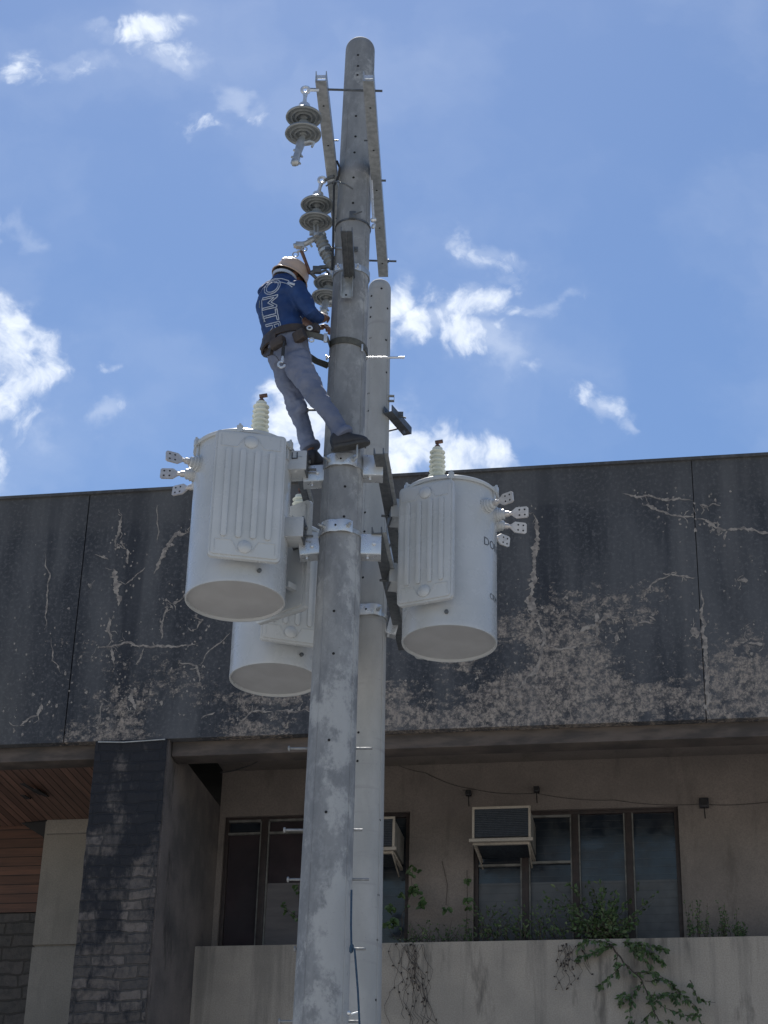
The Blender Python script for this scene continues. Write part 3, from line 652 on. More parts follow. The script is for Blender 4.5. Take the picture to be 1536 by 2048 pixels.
rh = [(763, 577), (743, 592), (742, 615), (741, 634), (741, 676), (737, 787), (736, 822), (731, 895), (775, 617), (769, 820), (730, 1025), (729, 1063), (726, 1155), (717, 1465), (715, 1522), (773, 745), (771, 1160), (760, 1640), (757, 1790), (755, 1880), (752, 2000), (772, 680)]
pole = make_pole(ax1, R1, ZT1, 'pole', 11.0, fh, 'tall weathered concrete pole with pale patches that the lineman stands on')
pole2 = make_pole(ax2, R2, ZT2, 'pole2', 12.46, rh, 'shorter smooth pale concrete pole standing behind the weathered one', .075)
# step bolts
def stepbolt(parent, ax, Y, py, xl, xr, mt='galv', r=.008, head=True):
    z = at((xl + xr) / 2, py, Y).z; c = ax(z)
    pl = at(xl, py, Y); pr = at(xr, py, Y)
    m = MB(); m.tube([pl, pr], r, 10)
    if head: m.lathe([(.016, 0), (.018, .004), (.016, .012), (.0, .014)], frame(pl, (pl - pr)), 10)
    m.build('step_bolt', mt, parent, local=False)
for (py, xl, xr) in ((1497, 580, 745), (1660, 571, 725), (1759, 578, 738), (1898, 592, 732), (2043, 561, 721), (820, 617, 668), (715, 655, 809)):
    stepbolt(pole, ax1, 11.0, py, xl, xr, 'dullzinc' if py > 900 else ('galvnew' if py == 715 else 'darksteel'))
stepbolt(pole2, ax2, 12.46, 940, 760, 783, 'darksteel', .007, False)
m = MB(); m.tube([at(719, 2024, 10.9), at(698, 2030, 10.85)], .006, 8); m.lathe([(.0, -.014), (.011, -.010), (.0145, 0), (.011, .010), (0, .014)], frame(at(698, 2026, 10.84), (0, -1, 0)), 12)
m.build('bolt_cap', 'galvnew', pole, local=False)
# ------------------------------------------------------------------ upper double crossarm
def channel(mb, A, B, w, h, t=.006, mi=0, openup=True):
    A, B = Vector(A), Vector(B); d = (B - A).normalized(); x = d.cross(Vector((0, 0, 1))).normalized(); u = x.cross(d)
    rot = Matrix((x, d, u)).transposed(); L = (B - A).length; c = (A + B) / 2
    mb.box(c - u * (h / 2 - t / 2), (w, L, t), rot, mi)
    mb.box(c - x * (w / 2 - t / 2) + u * t / 2, (t, L, h - t), rot, mi); mb.box(c + x * (w / 2 - t / 2) + u * t / 2, (t, L, h - t), rot, mi)
    return rot, u, x, d
HA = 9.98
def arm(label, p_front, p_back, zz, nholes):
    A = ath(*p_front, zz); B = ath(*p_back, zz); print('arm', A, B)
    r = thing('crossarm', label, 'crossarm', A, 0, 'paired steel crossarms')
    m = MB(); rot, u, x, d = channel(m, A, B, .075, .085)
    L = (B - A).length
    for i in range(nholes):
        q = A + d * (L * (i + .6) / nholes) - u * (.0425 + .001)
        m.lathe([(.006, -.001), (.0075, .0012), (0, .0012)], frame(q, -u), 10, 1)
    m.build('channel', ['galv', 'hole'], r, local=False, bevel=0)
    m = MB(); m.box(A + d * .01 - u * .0 , (.062, .004, .03), rot); m.build('bright_end_patch', 'galvnew', r, local=False)  # bright patch added in the open channel end for its lighter lower half
    return r, A, B
armL, AL, BL = arm('steel channel crossarm passing left of the weathered pole, insulators beside it', (642, 152), (684, 520), HA, 5)
armR, AR, BR = arm('steel channel crossarm passing right of the weathered pole, free end against the sky', (737, 152), (767, 545), HA, 5)
def lerp(a, b, t): return a * (1 - t) + b * t
def rod(parent, y, xl, xr, Y=None, name='through_bolt', mt='darksteel', r=.008, zz=HA + .01):
    A, B = ath(xl, y, zz), ath(xr, y, zz); B.y = A.y
    m = MB(); m.tube([A, B], r, 8)
    d = (B - A).normalized()
    m.lathe([(.017, 0), (.017, .014), (.0, .014)], frame(B - d * .06, -d), 6); m.lathe([(.017, 0), (.017, .014), (.0, .014)], frame(B - d * .075, -d), 6)
    m.build(name, mt, parent, local=False); return A, B
b1 = rod(armR, 178, 618, 765); b2 = rod(armR, 358, 650, 772); b3 = rod(armR, 519, 660, 793)
m = MB()
for (x, y) in ((677, 281), (664, 281)): pass
m.tube([ath(655, 281, HA), ath(677, 281, HA)], .006, 6); m.build('arm_bolt', 'darksteel', armL, local=False)
m = MB(); m.tube([ath(728, 281, HA), ath(757, 281, HA)], .006, 6); m.build('arm_bolt', 'darksteel', armR, local=False); m = MB(); m.tube([ath(757, 436, HA), ath(769, 436, HA)], .007, 6); m.build('arm_bolt', 'darksteel', armR, local=False)
# brace wires from arm to pole band
m = MB()
m.strip([at(739, 340, 10.95), at(743, 395, 10.95), at(746, 440, 10.97)], Vector((1, 0, 0)), .012, .004)
m.strip([at(744, 360, 10.92), at(748, 440, 10.95)], Vector((1, 0, 0)), .010, .004)
m.build('brace', 'galvnew', armR, local=False)
m = MB()
p = at(747, 440, 10.96)
m.lathe([(.012, -.02), (.018, -.01), (.018, .01), (.010, .02)], frame(p, (1, 0, .3)), 10); m.lathe([(.010, -.02), (.015, 0), (.008, .02)], frame(at(747, 452, 10.96), (.4, 0, 1)), 10)
m.build('brace_bolt', 'galvnew', armR, local=False)
def ringband(name, parent, ax, RR, z, w, t, mt, gap=.002, tilt=0, a0=0, a1=360):
    m = MB(); n = 48; P = []
    for i in range(n + (0 if a1 - a0 >= 360 else 1)):
        an = R(a0 + (a1 - a0) * i / n); zz = z + tilt * math.cos(an); c = ax(zz); rr = RR(zz) + gap + t / 2
        P.append(c + Vector((math.cos(an) * rr, math.sin(an) * rr, 0)))
    m.strip(P, Vector((0, 0, 1)), w, t, closed=(a1 - a0 >= 360)); m.build(name, mt, parent, local=False)
zB = surf(706, 438, ax1, R1, 11)[0].z
ringband('band', pole, ax1, R1, zB, .014, .006, 'darksteel')
m = MB(); p, nn = surf(705, 433, ax1, R1, 11); m.box(p + nn * .012, (.045, .03, .06), None); m.tube([p + nn * .02, p + nn * .05 + Vector((.07, 0, 0.01))], .006, 6)
m.build('band_buckle', 'darksteel', pole, local=False, bevel=.004)
# ------------------------------------------------------------------ cutout bracket on pole front
zc = surf(698, 545, ax1, R1, 11)[0].z
r = thing('mounting_bracket', 'steel bracket arm with bolted plate on the front of the weathered pole, beside the insulators', 'bracket', at(694, 598, 10.84))
m = MB(); A = at(693, 458, 10.25); B = at(699, 552, 10.84); channel(m, A, B, .078, .035, .005); dd_ = (B - A).normalized(); m.tube([A - ZV * .022, B - ZV * .022], .006, 6); m.tube([A - ZV * .02 - XV * .036, B - ZV * .02 - XV * .030], .005, 6); m.tube([A - ZV * .02 + XV * .036, B - ZV * .02 + XV * .030], .005, 6)
m.build('arm', 'darksteel', r, local=False, bevel=.002)
m = MB(); pc = at(694, 572, 10.83); m.box(pc, (.082, .008, .20)); m.box(pc + Vector((-.038, -.012, 0)), (.006, .024, .20)); m.box(pc + Vector((.038, -.012, 0)), (.006, .024, .20))
m.lathe([(.008, -.001), (.009, .001), (0, .001)], frame(at(692, 590, 10.824), (0, -1, 0)), 10, 1)
m.build('plate', ['galv', 'hole'], r, local=False, bevel=.002)
for x in (655, 711):
    m = MB(); p = at(x, 498, 10.86); m.box(p, (.035, .012, .035)); m.box(p + Vector((0, -.008, 0)), (.018, .012, .018))
    m.build('clamp_nut', 'darksteel', r, local=False, bevel=.003)
ringband('clamp_band', r, ax1, R1, surf(700, 533, ax1, R1, 11)[0].z, .05, .006, 'galv', .003)
for x, sgn in ((676, -1), (716, 1)):
    m = MB(); p = at(x, 535, 10.80); m.box(p, (.045, .01, .045), Matrix.Rotation(R(25 * sgn), 3, 'Z')); m.box(p + Vector((0, -.02, 0)), (.012, .05, .012))
    m.build('clamp_lug', 'galvnew', r, local=False, bevel=.003)
# black cable on left side of pole
m = MB(); P = [at(674, 322, 10.85), at(679, 335, 10.85), at(677, 352, 10.9), at(668, 372, 10.9), at(667, 420, 10.9), at(666.5, 460, 10.9), at(666, 500, 10.93), at(664, 540, 10.95)]
m.tube(P, .008, 8); tag(m.build('black_cable', 'rubber'), 'thin black cable looped over the left crossarm and running down the pole edge', 'cable')
m = MB(); m.tube([at(652, 372, 10.9), at(668, 362, 10.85), at(690, 368, 10.78), at(706, 378, 10.8)], .006, 6); m.tube([at(650, 360, 10.95), at(668, 352, 10.9)], .012, 8); m.build('tie_wire', 'darksteel', armL, local=False)
# ------------------------------------------------------------------ insulators
def disc(mb, T):
    mb.lathe([(.020, .075), (.034, .072), (.040, .055), (.042, .030), (.048, .020), (.075, .012), (.105, -.006), (.119, -.020), (.1205, -.028), (.115, -.034), (.104, -.030), (.098, -.020), (.090, -.020), (.085, -.034), (.078, -.034),
              (.073, -.018), (.062, -.018), (.057, -.036), (.050, -.036), (.045, -.014), (.026, -.012), (.024, -.03), (.012, -.034), (.011, -.05)], T, 36)
def insulator(label, top, d1, d2, bottom, Y, clamp):
    tp = at(*top, Y); A = at(*d1, Y); B = at(*d2, Y); axis = (A - B).normalized()
    r = thing('disc_insulator', label, 'insulator', tp, 0, 'paired disc insulators on the crossarms')
    m = MB(); disc(m, frame(A, axis)); m.build('disc', 'porc_g', r, local=False)
    m = MB(); disc(m, frame(B, axis)); m.build('disc', 'porc_g', r, local=False)
    m = MB(); top_cap = A + axis * .07
    m.lathe([(.022, .03), (.038, .028), (.044, .0), (.044, -.03)], frame(A + axis * .05, axis), 16)
    d = (tp - top_cap).normalized()
    m.tube([top_cap, lerp(top_cap, tp, .5), tp - d * .035], [.016, .012, .017], 10)
    n = 16; m.tube([tp + Vector((math.cos(2 * math.pi * k / n) * .026, 0, math.sin(2 * math.pi * k / n) * .026)) for k in range(n)], .010, 8, closed=True)
    m.tube([tp + Vector((.01, 0, 0)), tp + Vector((.09, 0, .0))], .010, 8)
    m.build('eye_link', 'galvnew', r, local=False)
    m = MB(); C = at(*bottom, Y - .04); s0 = B - axis * .04
    if clamp:
        e = (C - s0); k_ = e.normalized(); m.tube([s0, lerp(s0, C, .3), lerp(s0, C, .6), C], [.016, .030, .024, .026], 10)
        m.lathe([(.0, -.03), (.022, -.02), (.026, 0), (.022, .02), (0, .03)], frame(C, (1, 0, .2)), 12)
        side = Vector((1, 0, 0)); q = lerp(s0, C, .30)
        m.tube([q, q + Vector((.06, 0, .02)), q + Vector((.085, 0, .01)), q + Vector((.075, 0, -.025))], [.016, .015, .012, .008], 8)
        for tt in (.62, .88):
            q = lerp(s0, C, tt); m.tube([q, q + Vector((.03, -.01, -.045))], [.010, .007], 6); m.tube([q, q + Vector((-.03, 0, .02))], [.012, .008], 6)
    else:
        m.tube([s0 + Vector((-.012, 0, 0)), C + Vector((-.012, 0, 0))], .007, 8); m.tube([s0 + Vector((.012, 0, 0)), C + Vector((.012, 0, 0))], .007, 8); m.lathe([(.02, -.01), (.02, .01)], frame(C, (0, 0, 1)), 10)
    m.build('clamp', 'galv', r, local=False)
insulator('topmost pair of grey discs, hanging dead end clamp below, highest on the pole', (611, 180), (608, 229), (606.5, 262), (590, 325), 9.88, True)
insulator('middle pair of grey discs hanging above the fuse cutout', (644, 360), (635, 405), (632.5, 438), (633, 470), 10.98, False)
insulator('lowest pair of grey discs beside the helmet, partly behind the pole', (664, 522), (659, 562), (655, 590), (647, 622), 12.0, True)
# ------------------------------------------------------------------ fuse cutout
cy = 11.0
r = thing('fuse_cutout', 'grey porcelain fuse cutout with a tilted brown tube, above the helmet', 'fuse cutout', at(655, 548, cy))
A = at(637, 470, cy); B = at(666, 535, cy); ax_ = (A - B); L = ax_.length; F_ = frame(B, ax_)
m = MB(); prof = [(.03, 0)]
k = 7
for i in range(k):
    z = L * (.06 + .88 * i / k); dz = L * .88 / k; big = .048 if i not in (3,) else .050
    prof += [(.036, z), (big, z + dz * .3), (big, z + dz * .42), (.036, z + dz * .62)]
prof += [(.034, L * .97), (.028, L)]
m.lathe(prof, F_, 24); m.build('porcelain_body', 'porc_g', r, local=False)
m = MB(); m.tube([at(587, 492, cy), at(612, 487, cy), at(650, 466, cy)], [.018, .020, .020], 8); m.box(at(600, 491, cy), (.06, .045, .04)); m.box(at(628, 478, cy), (.09, .03, .035), Matrix.Rotation(R(-28), 3, 'Y'))
m.box(at(626, 466, cy), (.05, .03, .03)); m.tube([at(618, 484, cy), at(624, 494, cy)], .008, 6)
m.build('upper_contact', 'galv', r, local=False, bevel=.003)
m = MB(); m.tube([at(603, 502, cy), at(612, 525, cy), at(620, 547, cy)], [.014, .012, .014], 10); m.build('fuse_tube', 'copper', r, local=False)
m = MB()
for cx_, cy_, rr_ in ((591, 509, .020), (609, 498, .018)):
    p = at(cx_, cy_, cy - .02); m.tube([p + Vector((math.cos(2 * math.pi * k / 14) * rr_, 0, math.sin(2 * math.pi * k / 14) * rr_)) for k in range(14)], .0045, 6, closed=True)
m.tube([at(594, 504, cy), at(606, 500, cy)], .009, 6)
m.build('pull_ring', 'galv', r, local=False)
m = MB(); m.tube([at(620, 547, cy), at(632, 542, cy), at(640, 535, cy), at(662, 533, cy)], [.016, .02, .016, .014], 8); m.box(at(634, 540, cy), (.06, .035, .05)); m.tube([at(640, 545, cy), at(652, 540, cy), at(658, 548, cy)], .010, 8)
m.tube([at(624, 548, cy), at(632, 556, cy)], .012, 8); m.build('lower_hinge', 'darksteel', r, local=False, bevel=.003)
m = MB(); m.tube([at(650, 497, cy), at(668, 496, cy - .05), at(690, 497, cy - .14)], .008, 6); ppp = at(652, 500, cy)
m.lathe([(.053, -.012), (.053, .012)], frame(at(652, 503, cy), ax_), 20); m.build('mounting_strap', 'galv', r, local=False)
# ------------------------------------------------------------------ clamps and side beams
ZU = at(682, 917, 10.85).z; ZL = at(672, 1050, 10.85).z; print('clamps', ZU, ZL)
def clampset(label, ax, RR, z, Y, plate_px, parent_group):
    c = ax(z); rr = RR(z)
    r = thing('pole_clamp', label, 'pole clamp', ax(z), 0, parent_group)
    ringband('band', r, ax, RR, z - .02, .03, .006, 'galv', .002)
    m = MB(); n = 14; P = []
    p0, nn = surf(*plate_px, ax, RR, Y)
    a0 = math.atan2(nn.y, nn.x); half = .105 / rr
    for k in range(n + 1):
        an = a0 - half + 2 * half * k / n; bump = .010 + .012 * abs(math.sin((k / n - .5) * 2 * math.pi)); c_ = ax(z)
        P.append(c_ + Vector((math.cos(an) * (rr + bump), math.sin(an) * (rr + bump), 0)))
    m.strip(P, Vector((0, 0, 1)), .085, .007)
    m.lathe([(.009, -.002), (.010, .006), (0, .006)], frame(p0 + nn * .010 + Vector((0, 0, z - p0.z)), nn), 10, 1)
    m.build('saddle_plate', ['galvnew', 'hole'], r, local=False, bevel=.002)
    for k in (2, n - 2):
        m = MB()
        q = P[k]; an = math.atan2(q.y - c.y, q.x - c.x); dv = Vector((math.cos(an), math.sin(an), 0))
        m.lathe([(.017, 0), (.017, .016), (0, .018)], frame(q, dv), 6); m.tube([q, q + dv * .05], .008, 8)
        m.build('clamp_bolt', 'galv', r, local=False)
    return r
cU = clampset('upper pole clamp under the raised dark shoe', ax1, R1, ZU, 11.0, (682, 917), 'pole clamps holding the transformer beams')
cL = clampset('lower pole clamp, level with the hanger of the nearest transformer', ax1, R1, ZL, 11.0, (672, 1050), 'pole clamps holding the transformer beams')
def bracket(parent, x0, x1, y0, y1, Y, slope=0, depth=.11):
    a = at(x0, y0, Y); b = at(x1, y1, Y)
    w_ = b.x - a.x; h_ = a.z - b.z; c = Vector(((a.x + b.x) / 2, Y + depth / 2, (a.z + b.z) / 2)); rot = Matrix.Rotation(slope, 3, 'Y'); t = .007
    m = MB(); m.box(c + Vector((0, -depth / 2, 0)), (w_, t, h_), rot); m.box(c + rot @ Vector((0, 0, -h_ / 2 + t / 2 - .003)), (w_, depth, t), rot); m.box(c + rot @ Vector((0, 0, h_ / 2 - t / 2)), (w_ * .98, depth, t), rot)
    m.lathe([(.014, 0), (.014, .014), (0, .015)], frame(c + Vector((.02, -depth / 2 - .004, 0)), (0, -1, 0)), 6)
    m.lathe([(.011, 0), (.011, .02), (0, .02)], frame(c + rot @ Vector((-.02, -.02, -h_ / 2 - .003)), (0, 0, -1)), 6)
    m.build('side_bracket', 'galvnew', parent, local=False, bevel=.003)
bracket(cU, 727, 766, 910, 950, 10.93); bracket(cU, 606, 652, 930, 962, 10.95, R(-6))
bracket(cL, 722, 762, 1068, 1108, 10.95); bracket(cL, 598, 638, 1078, 1108, 10.96, R(-8))
m = MB()
for zz, s_ in ((ZU, 1), (ZL, 1)): pass
# U bolts at upper clamp
m = MB(); q = at(708, 905, 10.83); m.tube([q + Vector((-.015, 0, .05)), q + Vector((-.016, -.05, .05)), q + Vector((.02, -.05, .03)), q + Vector((.02, -.045, -.06)), q + Vector((0.0, -.04, -.075))], .007, 8); m.build('u_bolt', 'galv', cU, local=False)
def sidebeam(label, p0, p1, z, w=.068, grp='steel beams bolted beside the poles'):
    A = ath(*p0, z); B = ath(*p1, z); r = thing('support_beam', label, 'support beam', A, 0, grp)
    d = (B - A).normalized(); x = d.cross(Vector((0, 0, 1))).normalized(); rot = Matrix((x, d, x.cross(d))).transposed(); L_ = (B - A).length; c = (A + B) / 2
    m = MB(); m.box(c, (w, L_, .007), rot); m.box(c - x * (w / 2 - .0035) + Vector((0, 0, .024)), (.007, L_, .042), rot); m.box(c + x * (w / 2 - .0035) + Vector((0, 0, .024)), (.007, L_, .042), rot)
    m.build('channel', 'darksteel', r, local=False, bevel=.0015)
    m = MB(); m.box(c + x * (w / 2 + .015) + Vector((0, 0, .012)), (.026, L_ * .99, .006), rot); m.build('lip', 'galv', r, local=False)
    print('beam', A, B); return r
sidebeam('upper dark beam running back right of both poles', (757, 908), (802, 1150), ZU - .01)
sidebeam('lower dark beam running back right of both poles toward the right transformer', (753, 1066), (806, 1300), ZL - .01)
sidebeam('short upper beam left of the poles beside the nearest transformer', (589, 916), (614, 1010), ZU - .01, .04)
sidebeam('short lower beam left of the poles, in front of the rear transformer', (583, 1062), (602, 1134), ZL - .01, .045)
c3 = clampset('clamp on the smooth rear pole, lowest of the pole clamps', ax2, R2, at(736, 1218, 12.33).z, 12.46, (733, 1218), 'pole clamps holding the transformer beams')
bracket(c3, 778, 797, 1222, 1268, 12.40, R(12), .08)
c4 = thing('pole_clamp', 'bright zinc clamp piece right of the smooth rear pole, above its lower clamp', 'pole clamp', at(785, 1110, 12.4), 0, 'pole clamps holding the transformer beams')
bracket(c4, 777, 794, 1090, 1132, 12.40, R(12), .08)
ringband('band', c4, ax2, R2, at(740, 1092, 12.33).z, .03, .006, 'galv', .002)
m = MB(); m.tube([at(774, 1054, 12.42), at(775, 1070, 12.42), at(778, 1088, 12.4)], .010, 8); m.build('clamp_bolt', 'galv', c4, local=False)
# small arm on rear pole
r = thing('stub_arm', 'short dark steel arm sticking out of the smooth rear pole against the cloud', 'bracket', at(790, 840, 12.45))
m = MB(); zz = at(795, 840, 12.5).z; A = ath(776, 818, zz); B = ath(815, 863, zz); channel(m, A, B, .07, .06, .006); m.build('channel', 'darksteel', r, local=False)
m = MB(); m.tube([at(776, 862, 12.45), at(805, 855, 12.7)], .008, 8); m.box(at(800, 829, 12.45), (.05, .03, .035)); m.tube([at(798, 832, 12.45), at(812, 836, 12.45)], .007, 6); m.tube([at(808, 862, 12.5), at(808, 868, 12.5)], .010, 6); m.build('bolt', 'darksteel', r, local=False)
m = MB(); p = at(783, 797, 12.42)
m.strip([p + Vector(q) for q in ((-.03, 0, .022), (.02, 0, .022), (.02, 0, -.022), (-.03, 0, -.022))], Vector((0, 1, 0)), .03, .006); m.build('strap_loop', 'galv', r, local=False)
# ------------------------------------------------------------------ transformers
TR, TH = .320, 1.10
def make_transformer(label, cx, ztop, zbot, Y, panels, bush_az, bush_sign, hv_off, lug_az, texts=()):
    H = ztop - zbot
    c = at(*cx, Y); base = Vector((c.x, Y, zbot))
    r = thing('distribution_transformer', label, 'transformer', base, 0, 'pole mounted transformers')
    m = MB(); m.lathe([(TR - .03, .022), (TR - .012, .020), (TR - .010, .0), (TR, .0), (TR + .002, .015), (TR, .03), (TR, H - .03), (TR, H - .001)], None, 72, cap=False)
    o = m.build('tank', 'tank', r, smooth=30)
    m = MB(); m.lathe([(TR - .011, .018), (TR - .011, .03)], None, 72); m.build('base_plate', 'tankbase', r)
    m = MB(); m.lathe([(TR - .002, H - .012), (TR + .016, H - .012), (TR + .020, H - .004), (TR + .020, H + .010), (TR + .012, H + .018), (TR - .03, H + .026), (.12, H + .045), (0, H + .05)], None, 72); m.build('lid', 'tank', r, smooth=30)
    for a_ in (-92, -25, 205, 35, 100, 150):
        m = MB()
        d = Vector((math.cos(R(a_)), math.sin(R(a_)), 0)); rot = Matrix.Rotation(R(a_), 3, 'Z')
        m.box(d * (TR + .018) + Vector((0, 0, H + .005)), (.032, .040, .050), rot); m.box(d * (TR + .006) + Vector((0, 0, H - .055)), (.014, .024, .09), rot); m.tube([d * (TR + .022) + Vector((0, 0, H - .03)), d * (TR + .022) + Vector((0, 0, H + .045))], .009, 8)
        m.build('lid_clamp', 'tank', r, bevel=.005)
    # panels
    for (az, off, pw, ph, zc_) in panels:
        d = Vector((math.cos(R(az)), math.sin(R(az)), 0)); T = frame(d * (TR + off) + Vector((0, 0, zc_)), d, Vector((0, 0, 1)))
        # local x = up, y = side, z = outward
        T = T @ Matrix(((0, 1, 0, 0), (1, 0, 0, 0), (0, 0, -1, 0), (0, 0, 0, 1)))  # x = side, y = up, -z outward
        m = MB()
        m.prism(rrect(pw, ph, .03), .035, T); m.prism(rrect(pw - .03, ph - .03, .022), .014, T @ Matrix.Translation((0, 0, -.022)))
        m.prism(rrect(pw - .05, ph - .05, .02), .02, T @ Matrix.Translation((0, 0, .02)))
        for s_ in (-1, 1): 
            for u_ in (-1, 1): m.box(T @ Vector((s_ * pw * .3, u_ * ph * .3, .06)), (.04, .04, .10), T.to_3x3().normalized() @ Matrix.Identity(3))
        rw = pw * .078
        for k in range(4):
            x = (k - 1.5) * pw * .205
            poly = rrect(rw, ph * .70, rw * .48); m.prism(poly, .018, T @ Matrix.Translation((x, .0, -.036)))
        for yb in (-.415, .415):
            m.lathe([(.045, -.030), (.042, -.038), (.03, -.046), (0, -.050)], T @ Matrix.Translation((0, yb * ph, 0)), 20)
            w2 = pw * .42; y0 = yb * ph; hh = ph * .045; sg = 1 if yb < 0 else -1
            L_ = [(-w2, y0 - hh * sg), (-w2, y0 + hh * sg), (-w2 * .45, y0 + hh * sg), (-w2 * .22, y0 - hh * .9 * sg)]
            m.tube([T @ Vector((a_, b_, -.0300)) for a_, b_ in L_], .0032, 5); m.tube([T @ Vector((-a_, b_, -.0300)) for a_, b_ in L_], .0032, 5)
        m.build('cooling_panel', 'tank', r, bevel=.003, smooth=30)
    # low voltage bushings
    for a_ in bush_az:
        d = Vector((math.cos(R(a_)), math.sin(R(a_)), 0)); z = H - .155; q = d * (TR - .01) + Vector((0, 0, z)); T = frame(q, d)
        m = MB(); m.lathe([(.058, 0), (.058, .012), (.050, .014), (.052, .028), (.045, .032), (.046, .046), (.036, .050), (.036, .068), (.028, .075)], T, 24); b_ = m.build('low_voltage_bushing', 'tank', r)
        m = MB(); T2_ = frame(q + d * .075, d); m.lathe([(.020, 0), (.022, .01), (.020, .03), (.013, .032), (.013, .055)], T2_, 14)
        side = Vector((0, 0, 1)) 
        # spade plate: local x outward, y up, thickness horizontal-tangential and tipped toward the ground
        tang = Vector((-d.y, d.x, 0)); up = Vector((0, 0, 1)); S = Matrix(((d.x, up.x, tang.x, 0), (d.y, up.y, tang.y, 0), (d.z, up.z, tang.z, 0), (0, 0, 0, 1)))
        S = Matrix.Translation(q + d * .118) @ S @ Matrix.Rotation(R(-8), 4, 'X')
        m.prism([(0, -.012), (.036, -.040), (.108, -.040), (.120, -.030), (.120, .030), (.108, .040), (.036, .040), (0, .012)], .012, S)
        for xx in (.058, .095):
            for y2 in (-.019, .019):
                for zz in (-.0068, .0068): m.lathe([(.0065, -.0003), (.0065, .0003), (0, .0003)], S @ Matrix.Translation((xx, y2, zz)), 10, 1)
        m.build('spade_terminal', ['tin', 'hole'], b_, bevel=0)
    # high voltage bushing
    T = Matrix.Translation((hv_off[0], hv_off[1], H + .035)); m = MB(); prof = [(.055, -.01), (.055, .01), (.045, .02)]
    for k in range(7):
        z = .035 + k * .037; prof += [(.036, z), (.058 - k * .0012, z + .006), (.062 - k * .0012, z + .011), (.052 - k * .0012, z + .018), (.036, z + .024)]
    prof += [(.036, .30), (.02, .305)]
    m.lathe(prof, T, 28); hb = m.build('high_voltage_bushing', 'porc_w', r)
    m = MB(); m.lathe([(.018, .30), (.024, .308), (.020, .32), (.010, .33), (.010, .35)], T, 12); m.box(Vector((hv_off[0] + .01, hv_off[1], H + .39)), (.055, .02, .022), Matrix.Rotation(R(-12), 3, 'Y')); m.build('terminal', 'copper', hb, bevel=.003)
    # hanger lugs
    for zl in (ZU - zbot - .02, ZL - zbot - .02):
        d = Vector((math.cos(R(lug_az)), math.sin(R(lug_az)), 0)); rot = Matrix.Rotation(R(lug_az), 3, 'Z')
        m = MB(); m.box(d * (TR + .045) + Vector((0, 0, zl)), (.13, .17, .14), rot); m.build('hanger_lug', 'tank', r, bevel=.004)
        m = MB(); q = d * (TR + .105) + Vector((0, 0, zl)); m.box(q, (.012, .15, .16), rot); m.lathe([(.016, 0), (.016, .014), (0, .015)], frame(q + d * .006 + Vector((0, 0, .03)), d), 6); m.tube([q + Vector((0, 0, -.03)), q + d * .06 + Vector((0, 0, -.03))], .009, 8); m.build('hanger_plate', 'darksteel', r, bevel=.002)
    # nameplate + drain
    m = MB(); a_ = R(panels[0][0] + 20); d = Vector((math.cos(a_), math.sin(a_), 0)); m.lathe([(.014, 0), (.014, .02), (0, .022)], frame(d * TR + Vector((0, 0, .09)), d), 6); m.build('drain_plug', 'darksteel', r)
    for (s_, az, zt_, size) in texts:
        vs, fs, _ = textmesh(s_, size); m = MB(); V_ = []
        for v in vs:
            an = R(az) + v.x / TR; V_.append((math.cos(an) * (TR + .0015), math.sin(an) * (TR + .0015), zt_ + v.y))
        m.add(V_, fs); m.build('lettering', 'faded', r)
    return r
zbt = at(470, 1195, 10.97).z; ztp = zbt + 1.115
print('tank z', zbt, ztp, at(899, 1268, 11.63).z, at(548, 1345, 12.36).z)
make_transformer('nearest light grey transformer, left of the lineman\'s feet', (470, 1199), ztp - .075, zbt - .03, 10.97,
    [(-80, .075, .455, .90, .56), (50, .12, .44, .80, .45)], (122, 153, 180, 207), -1, (.10, -.12), -6)
make_transformer('light grey transformer on the right of the poles, in front of the black fascia', (899, 1266), ztp - .02, zbt, 11.63,
    [(-116, .075, .40, .88, .575), (92, .11, .42, .80, .47)], (-42, -15, 12, 38), 1, (-.10, -.12), 188,
    [('DON', -30, .665, .085), ('CRM', -25, .28, .06), ('X1', -50, .945, .035)])
t3 = make_transformer('lowest light grey transformer, partly hidden behind the weathered pole', (550, 1345), ztp - .03, zbt, 12.36,
    [(-74, .075, .42, .88, .56), (100, .11, .42, .80, .48)], (150, 175, 200, 225), -1, (.12, -.10), -5)
m = MB()
for zz in (ZU, ZL):
    c = Vector((MW[t3.name] @ Vector((TR + .1, 0, 0))).xyz); m.span((c.x, 12.32, zz - .05), (ax2(zz).x - R2(zz), 12.42, zz + .03))
m.build('rear_support', 'galv', t3, local=False)
# ------------------------------------------------------------------ rope
m = MB(); P = [at(703, 1780, 10.84), at(702, 1850, 10.83), at(703, 1893, 10.80), at(709, 1897, 10.78), at(711, 1920, 10.78), at(716, 1985, 10.78), at(719, 2048, 10.79), at(720, 2120, 10.8), at(720, 2500, 10.8)]
m.tube(P, .006, 8); p = at(703, 1897, 10.80); m.lathe([(.0, -.03), (.011, -.02), (.013, 0), (.011, .02), (0, .03)], frame(p, (0.1, 0, 1)), 12)
tag(m.build('hand_rope', 'rope'), 'dark blue rope tied to a step bolt and hanging down between the poles', 'rope')
